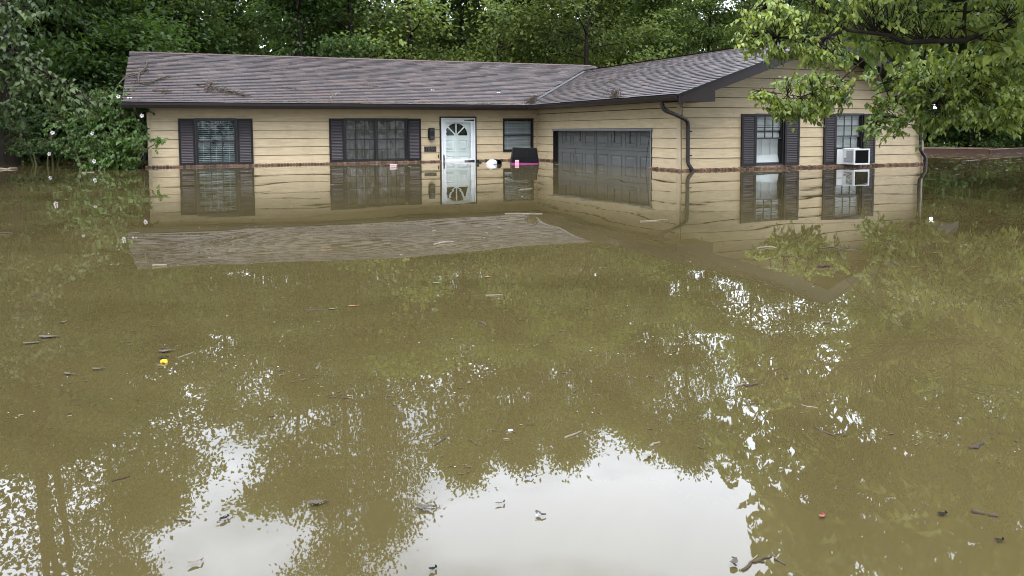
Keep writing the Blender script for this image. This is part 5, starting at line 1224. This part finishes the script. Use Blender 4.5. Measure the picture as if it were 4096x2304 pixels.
obj('crown', leaves_mesh('crown', np.array(P) - org, np.array(A), np.array(N_), np.array(LN), 0.34, np.array(T), ML_PALE, True), t)

# ------------------------------------------------------------------ flowering shrub at the left corner of the house
def flower(parent, p, face, r_, seed):
    rr_ = random.Random(seed); f = unit(np.array(face, float)); u = unit(np.cross(f, UPZ)); w_ = np.cross(u, f)
    mb = MB(); o_ = p
    for k in range(5):
        a0 = 2 * math.pi * k / 5 + rr_.uniform(-0.1, 0.1); pts = []
        for da, r1, h in ((0, 0.12, 0), (-0.50, 0.6, 0.28), (-0.46, 0.95, 0.36), (0.0, 1.05, 0.30), (0.46, 0.95, 0.36), (0.50, 0.6, 0.28)):
            pts.append(o_ + (u * math.cos(a0 + da) + w_ * math.sin(a0 + da)) * r1 * r_ + f * h * r_ * 0.8)
        mb.face(pts)
    fo = obj('flower', mb, parent, mat=M_PETAL)
    mb = MB(); mb.tube([o_ + f * 0.004, o_ + f * r_ * 0.4], [r_ * 0.22, r_ * 0.06], 6); obj('flower_eye', mb, fo, mat=M_PETALC)
def shrub_thing(label, px, d, blobs, flowers, seed, ll=0.085, mt=None):
    org = at(px, d); rg = np.random.RandomState(seed)
    t = thing('flowering_shrub' if flowers else 'shrub', label, 'shrub', (org[0], org[1], 0)); P, A, N_, T, LN, TW = [], [], [], [], [], []
    mbk = MB(); anc = []
    for (x, y, hw_, hh, dd, dr, nt, tn) in blobs:
        tgt = at3(x, y, dd) - org; b0 = np.array([rg.randn() * 0.12, rg.randn() * 0.12, -1.0]); m_ = b0 * 0.35 + tgt * 0.65; m_[2] = tgt[2] * 0.55
        mbk.tube([b0, m_, tgt], [0.03, 0.02, 0.008], 5, False)
        for u in (0.3, 0.5, 0.7, 0.85, 1.0): anc.append(org + (m_ * (1 - u) + tgt * u))
    anc = np.array(anc)
    for (x, y, hw_, hh, dd, dr, nt, tn) in blobs:
        spray_leaves(rg, P, A, N_, T, LN, TW, at3(x, y, dd), (hw_ * dd / FPX, dr, hh * dd / FPX), nt, 0.30, 10, ll, anc, tn)
    P = np.array(P); keep = P[:, 2] > -0.05
    for pts, rs in TW: mbk.tube([np.array(q) - org for q in pts], rs, 3, False)
    obj('stems', mbk.mesh('stems', M_STEM), t)
    obj('foliage', leaves_mesh('foliage', P[keep] - org, np.array(A)[keep], np.array(N_)[keep], np.array(LN)[keep], 0.42, np.array(T)[keep], mt or ML_SHRUB, True), t)
    for i, (x, y, dd) in enumerate(flowers):
        flower(t, at3(x, y, dd) - org, -FWD + np.array([rg.randn() * 0.35, rg.randn() * 0.35, 0.1]), 0.046, seed + i)
shrub_thing('broad green shrub with white open flowers dipping into the water at the left house corner', 430, 18.3, [
 (420, 590, 110, 75, 18.1, 0.6, 70, .5), (500, 570, 90, 70, 18.1, 0.5, 56, .45), (380, 660, 60, 22, 17.9, 0.3, 20, .6), (470, 640, 80, 40, 17.9, 0.4, 40, .6), (520, 660, 40, 20, 17.9, 0.3, 12, .5), (300, 560, 90, 60, 18.6, 0.5, 42, .4), (410, 480, 130, 60, 18.6, 0.6, 60, .5), (510, 470, 90, 70, 18.6, 0.5, 46, .5), (250, 500, 70, 60, 18.9, 0.5, 26, .4), (450, 390, 100, 50, 18.9, 0.5, 40, .5), (540, 400, 50, 50, 18.9, 0.4, 20, .45), (330, 430, 90, 50, 19.0, 0.5, 30, .45), (556, 540, 40, 60, 18.4, 0.3, 20, .5), (590, 552, 30, 12, 18.1, 0.15, 4, .55), (640, 562, 28, 10, 18.0, 0.12, 5, .6)],
 [(474, 386, 18.3), (211, 531, 18.4), (370, 534, 17.7), (378, 645, 17.4), (568, 463, 18.2), (312, 397, 18.5)], 61)
shrub_thing('lower dark shrub with one white flower over the water further left', 190, 20.5, [
 (200, 570, 80, 40, 20.4, 0.5, 34, .3), (110, 590, 70, 40, 20.8, 0.5, 30, .25), (270, 600, 70, 26, 20.4, 0.4, 20, .4), (200, 470, 100, 60, 21, 0.6, 40, .3), (60, 520, 70, 70, 21.5, 0.6, 34, .25)], [(198, 616, 19.9)], 71, 0.085, ML_DEEP)

# ------------------------------------------------------------------ single pieces of debris afloat
def water_frame(px, py): p = on_water(px, py); return p
def stick(label, pts, r_, m_, cat='twig', name='floating_twig', forks=(), group=None):
    """pts: water pixels along the stick"""
    r_ *= 0.6
    W = [on_water(x, y) + [0, 0, r_ * 0.35] for x, y in pts]; o0 = W[0].copy(); o0[2] = 0
    t = thing(name, label, cat, o0, group=group); rr_ = random.Random(label)
    Q = []
    for i in range(len(W) - 1):
        for u in (0, 0.35, 0.7): q = W[i] * (1 - u) + W[i+1] * u; Q.append(q - o0 + np.array([rr_.gauss(0, r_ * 0.5), rr_.gauss(0, r_ * 0.5), rr_.gauss(0, r_ * 0.15)]))
    Q.append(W[-1] - o0); n = len(Q)
    mb = MB(); mb.tube(Q, [r_ * (1.0 - 0.45 * i / n) * rr_.uniform(0.85, 1.15) for i in range(n)], 7); obj('stem', mb, t, mat=m_, smooth=True)
    for (a, bq) in forks:
        A_ = on_water(*a) + [0, 0, r_ * 0.3] - o0; B_ = on_water(*bq) + [0, 0, r_ * 0.3] - o0; m2 = MB(); m2.tube([A_, (A_ + B_) / 2 + [0, r_ * .5, r_ * .2], B_], [r_ * 0.6, r_ * 0.5, r_ * 0.25], 6); obj('side_twig', m2, t, mat=m_, smooth=True)
def leaf_on_water(label, px, py, size, m_, ang=0.0, curl=0.25, asp=0.5, cat='leaf', name='floating_leaf'):
    p = on_water(px, py); size *= 0.72; curl *= 0.6; b = MB(); n = 7; rr_ = random.Random(label)
    for i in range(n + 1):
        t_ = i / n; w_ = asp * size * 0.5 * math.sin(math.pi * (0.06 + 0.9 * t_) ** 0.8) * rr_.uniform(0.82, 1.12); x = size * (t_ - 0.5); z = 0.004 + curl * size * (2 * t_ - 1) ** 2 * 0.5
        b.v += [(x, -w_, z + curl * w_ * rr_.uniform(0.5, 1.2)), (x, 0, z), (x, w_, z + curl * w_ * rr_.uniform(0.3, 1.2))]
    for i in range(n):
        a = 3 * i; b.f += [(a, a+1, a+4, a+3), (a+1, a+2, a+5, a+4)]
    b.tube([(size * 0.5, 0, 0.006), (size * 0.68, 0.01, 0.004)], [0.0022, 0.0015], 4)
    o = obj(name, b, None, (p[0], p[1], 0.001), (0, 0, ang - YAW), m_); tag(o, label, cat)
# near the yellow float
p = on_water(656, 1450)
t = thing('yellow_float', 'small bright yellow plastic float beside a black leaf, left of centre', 'float', (p[0], p[1], 0.002), (0, 0, -YAW))
mb = MB(); rbox(mb, 0.0125, 0.009, -0.006, 0.007, 0.006, 0.011, 0.0075); obj('body', mb, t, mat=M_YELLOW)
mb = MB(); rbox(mb, 0.006, 0.004, 0.0072, 0.009, 0.003); obj('cap', mb, t, mat=M_YELLOW)
leaf_on_water('black curled leaf touching the yellow float', 648, 1434, 0.042, M_BLKPL, 0.1, 0.25, 0.5)
leaf_on_water('torn brown leaf just above the yellow float', 662, 1409, 0.07, M_DLEAF, 0.3, 0.35, 0.5)
stick('straight pale stick right of the yellow float', [(713, 1432), (775, 1408)], 0.0035, M_STRAW)
# mid water
stick('short reddish plank chip below the left gable window', [(3270, 1069), (3320, 1069)], 0.022, M_WOOD, 'wood chip', 'wood_chip')
stick('pale peeled stick on the mirrored roof edge', [(1738, 981), (1760, 974), (1815, 969)], 0.016, M_STRAW)
stick('white stick on the mirrored left roof slope', [(612, 1066), (668, 1062)], 0.014, M_STRAW)
stick('long thin pale reed floating left of the gable', [(2560, 887), (2610, 884), (2670, 881)], 0.010, M_STRAW)
stick('pale foam-edged stick floating below the garage', [(2020, 855), (2100, 854), (2170, 856)], 0.010, M_STRAW)
stick('twin-tipped pale twig on the mirrored small window', [(2075, 761), (2110, 756), (2130, 754)], 0.012, M_STRAW)
stick('dead twig with grey leaf scraps on the mirrored gable', [(3030, 995), (3070, 990), (3105, 993)], 0.014, M_TWIGL)
stick('thin twig line on the mirrored gable peak', [(3280, 994), (3330, 990), (3380, 1000), (3450, 999)], 0.010, M_TWIG)
stick('short straight twig near the centre, one end pale', [(1943, 1184), (2012, 1181)], 0.008, M_TWIGL)
stick('curved bark piece, left one of a pair, right of centre', [(2937, 1549), (2958, 1541), (2980, 1540)], 0.008, M_TWIGL)
stick('curved bark piece, right one of a pair, right of centre', [(2982, 1547), (3008, 1541), (3032, 1539)], 0.008, M_TWIG)
stick('long dark twig pointing at a leaf tangle on the right', [(3262, 1712), (3300, 1730), (3340, 1746)], 0.0045, M_TWIG, forks=[((3330, 1741), (3375, 1735))])
stick('dark twig lying level above the long dark twig', [(3205, 1622), (3240, 1629), (3272, 1634)], 0.004, M_TWIGL)
stick('stubby dark stick tilted upward near the right edge', [(3890, 1797), (3912, 1783), (3930, 1771)], 0.010, M_TWIG, forks=[((3895, 1795), (3915, 1797))])
stick('fat dark stick broken in two near the lower right', [(3895, 2050), (3940, 2058)], 0.009, M_TWIG)
stick('fat dark stick end trailing the broken stick', [(3958, 2062), (3992, 2068)], 0.008, M_TWIG)
stick('pale straw crossing the dark twigs at the bottom right', [(2962, 2283), (2995, 2252), (3030, 2222)], 0.0035, M_STRAW)
stick('dark kinked twig crossed by the pale straw at the bottom right', [(2975, 2283), (3010, 2252), (3045, 2243), (3085, 2226)], 0.005, M_TWIG, forks=[((3030, 2247), (3058, 2252))])
stick('spotted dark stick right of the crossed twigs', [(3100, 2236), (3142, 2260)], 0.005, M_TWIG)
stick('thin stick near the centre bottom with pale elbow', [(1740, 1782), (1770, 1760), (1796, 1736)], 0.004, M_TWIG, forks=[((1768, 1762), (1782, 1758))])
stick('pale peeled twig at the tip of the mirrored sky', [(2265, 1751), (2300, 1738), (2325, 1728)], 0.006, M_STRAW)
stick('pale curled bark at the right of the mirrored sky', [(2603, 1785), (2620, 1775), (2640, 1770)], 0.006, M_STRAW)
stick('small blue-grey tube near the centre of the water', [(2031, 1724), (2052, 1724)], 0.007, M_GREYPL, 'tube', 'floating_tube')
stick('pale splinter below the blue-grey tube', [(2012, 1757), (2038, 1759)], 0.004, M_STRAW)
stick('dark worm-like twig on the left lobe of the mirrored sky', [(703, 2081), (735, 2082), (760, 2090)], 0.0035, M_TWIG)
stick('reddish brown twig left of the mirrored sky', [(448, 1926), (490, 1916), (520, 1905)], 0.004, M_WOOD)
stick('dark stick floating by the far left edge', [(0, 934), (50, 932)], 0.014, M_TWIG)
stick('thin dark reed near the left edge', [(122, 1190), (160, 1176), (175, 1170)], 0.005, M_TWIG)
stick('dark reed lower near the left edge', [(60, 1265), (112, 1258)], 0.006, M_TWIG)
stick('long dark reed above the yellow leaf left of centre', [(1220, 1242), (1290, 1240), (1345, 1236)], 0.006, M_TWIG)
stick('long weathered log drifting at the left edge under the dark trunk', [(-40, 679), (30, 678), (68, 676)], 0.06, M_TWIGL, 'log', 'floating_log')
stick('pale branch drifting below the flowering shrub', [(328, 692), (350, 690), (378, 690)], 0.02, M_STRAW)
stick('crooked dark stick left of centre', [(1920, 1290), (1940, 1296), (1944, 1305)], 0.008, M_TWIG, forks=[((1936, 1294), (1930, 1290))])
stick('dark flat twig under the crooked dark stick', [(2238, 1325), (2262, 1326)], 0.006, M_TWIG)
for args in (
 ('crumpled brown leaf with pale folds at the bottom left of centre', 1268, 2019, 0.05, M_DLEAF, 0.2, 0.5, 0.5),
 ('rust brown wet leaf beside the big mirrored sky', 1700, 2037, 0.05, M_DLEAF, 0.0, 0.45, 0.5),
 ('black star-shaped leaf scrap on the left lobe of the mirrored sky', 897, 2082, 0.03, M_BLKPL, 0.9, 0.5, 0.6),
 ('curled grey leaf near the bottom edge, left', 778, 2260, 0.035, M_TWIGL, 0.5, 0.5, 0.45),
 ('dark seed husk in the middle of the mirrored sky', 2155, 2062, 0.026, M_DLEAF, -0.9, 0.6, 0.6),
 ('white and blue feather scrap by the dark seed husk', 2148, 2070, 0.012, M_GREYPL, 0.3, 0.4, 0.5),
 ('long brown leaf upper left on the mirrored sky', 1998, 2020, 0.028, M_DLEAF, 0.25, 0.3, 0.35),
 ('red-brown leaf scrap left of the mirrored sky top', 2110, 1914, 0.026, M_DLEAF, -0.2, 0.4, 0.6),
 ('white petal-like leaf at the right shore of the mirrored sky', 2590, 1830, 0.035, M_STRAW, 0.2, 0.5, 0.5),
 ('small red leaf in the brown water at the lower right', 3288, 2072, 0.022, M_RLEAF, 0.4, 0.3, 0.7),
 ('round dark leaf lower right', 3768, 2062, 0.026, M_BLKPL, 0.0, 0.2, 0.7),
 ('small lime green leaf right of the mirrored sky', 2984, 1792, 0.017, M_GLEAF, 0.0, 0.1, 0.8),
 ('orange leaf on a dark twig left of centre', 1412, 1227, 0.06, M_OLEAF, 0.1, 0.15, 0.4),
 ('yellow-green leaf left of the orange leaf', 1330, 1238, 0.045, M_GLEAF, 0.2, 0.15, 0.5),
 ('small orange leaf near the centre', 1951, 1110, 0.05, M_OLEAF, 0.0, 0.1, 0.5),
 ('green leaf floating left of the small orange leaf', 1746, 1134, 0.06, M_GLEAF, 0.0, 0.1, 0.45),
 ('yellow leaf lying on the mirrored roof', 1296, 1003, 0.09, M_OLEAF, 0.1, 0.05, 0.35),
 ('yellow leaf under the right house corner', 3742, 1014, 0.07, M_GLEAF, 0.0, 0.05, 0.3),
 ('orange leaf below the yellow leaf on the right', 3656, 1071, 0.06, M_OLEAF, 0.0, 0.05, 0.3),
 ('dark brown leaf patch far left', 192, 1351, 0.10, M_DLEAF, 0.0, 0.2, 0.5),
 ('tan leaf scrap at the left, below the dark leaf patch', 130, 1375, 0.09, M_DLEAF, 0.4, 0.2, 0.3),
 ('upright brown leaf among reeds at the left', 253, 1292, 0.05, M_DLEAF, 1.2, 0.3, 0.5),
 ('dark leaf between left edge and yellow float, leftmost', 272, 1500, 0.05, M_DLEAF, -0.5, 0.3, 0.4),
 ('dark leaf between left edge and yellow float, nearer the float', 390, 1480, 0.05, M_DLEAF, 0.1, 0.3, 0.5),
 ('dark curved leaf by the left arm of the bright mirrored gap', 3302, 1293, 0.07, M_DLEAF, 0.1, 0.3, 0.35),
 ('wet dark leaf in the lower right corner area', 3995, 2168, 0.022, M_BLKPL, -0.2, 0.2, 0.6),
 ('dark leaf lump at the bottom of the mirrored sky', 1730, 2285, 0.02, M_BLKPL, 0.4, 0.5, 0.8),
 ('purple-grey curled bark at the lower right shore of the mirrored sky', 2937, 2260, 0.035, M_DLEAF, 1.0, 0.7, 0.6)):
    leaf_on_water(*args)

# countless flecks: bits of bark, straw, foam and seed on the whole surface
rr = random.Random(123)
dark, pale, foam = MB(), MB(), MB()
def fleck(mb, x, y, l_, w_, an, h=0.002):
    c_, s_ = math.cos(an), math.sin(an); n = len(mb.v)
    for (u, v) in ((-1, -0.3), (-0.3, -1), (0.8, -0.7), (1, 0.2), (0.2, 1), (-0.8, 0.6)):
        u *= l_ * rr.uniform(0.7, 1.1); v *= w_ * rr.uniform(0.6, 1.1); mb.v.append((x + u * c_ - v * s_, y + u * s_ + v * c_, h + rr.uniform(0, 0.0015)))
    mb.f.append(tuple(range(n, n + 6)))
DRIFT = []
for i in range(85):
    d = 1.9 * math.exp(rr.random() ** 0.8 * 2.4); DRIFT.append((d, rr.uniform(-0.7, 0.7) * d, rr.uniform(0.03, 0.16) * d, rr.gauss(0, 0.35)))
for i in range(3000):
    if rr.random() < 0.55:
        d0, l0, sz_, an_ = rr.choice(DRIFT); u_ = rr.gauss(0, 1) * sz_; v_ = rr.gauss(0, 0.16) * sz_
        d = d0 + u_ * math.sin(an_) + v_; lat = l0 + u_ * math.cos(an_)
        if d < 1.6: continue
    else: d = 1.9 * math.exp(rr.random() ** 0.8 * 2.45); lat = rr.uniform(-0.72, 0.72) * d
    p = CAM + FWD * d + RGT * lat
    if (p[1] > -0.1 and -0.1 < p[0] < L1) or (p[1] > -G - 0.1 and L1 - 0.1 < p[0] < L2 + 0.2): continue
    k = rr.random(); sz = (0.0016 + 0.00085 * d) * rr.uniform(0.5, 1.7)
    an = rr.gauss(0, 0.7) - YAW
    if k < 0.60: fleck(dark, p[0], p[1], sz * rr.uniform(1, 2.4), sz * rr.uniform(0.3, 0.7), an)
    elif k < 0.82: fleck(pale, p[0], p[1], sz * rr.uniform(0.6, 2.0), sz * 0.3, an)
    else: fleck(foam, p[0], p[1], sz * 0.7, sz * 0.4, an)
# drift lines close to the house front
for i in range(260):
    if rr.random() < 0.65: x = rr.uniform(0, 9.6); y = -rr.expovariate(0.5) - 0.15
    else: x = rr.uniform(10, 16.5); y = -G - rr.expovariate(0.7) - 0.15
    fleck(dark, x, y, rr.uniform(0.04, 0.22), rr.uniform(0.005, 0.016), rr.gauss(0, 0.12) - 0.12)
for i in range(520):
    if rr.random() < 0.6: x = rr.uniform(0, 9.6); y = -rr.expovariate(0.45) - 0.15
    else: x = rr.uniform(10, 18); y = -G - rr.expovariate(0.6) - 0.15
    fleck(rr.choice((foam, foam, pale, dark)), x, y, rr.uniform(0.012, 0.06), rr.uniform(0.006, 0.014), rr.gauss(0, 0.25) - 0.1)
for i in range(260):
    q = at(rr.uniform(3680, 4150), rr.uniform(19, 34)); fleck(rr.choice((foam, pale)), q[0], q[1], rr.uniform(0.02, 0.12), rr.uniform(0.006, 0.016), rr.gauss(0, 0.2) - YAW)
stuff(obj('bark_flecks', dark, mat=M_TWIG)); stuff(obj('straw_flecks', pale, mat=M_STRAW)); stuff(obj('foam_flecks', foam, mat=M_PAPER))
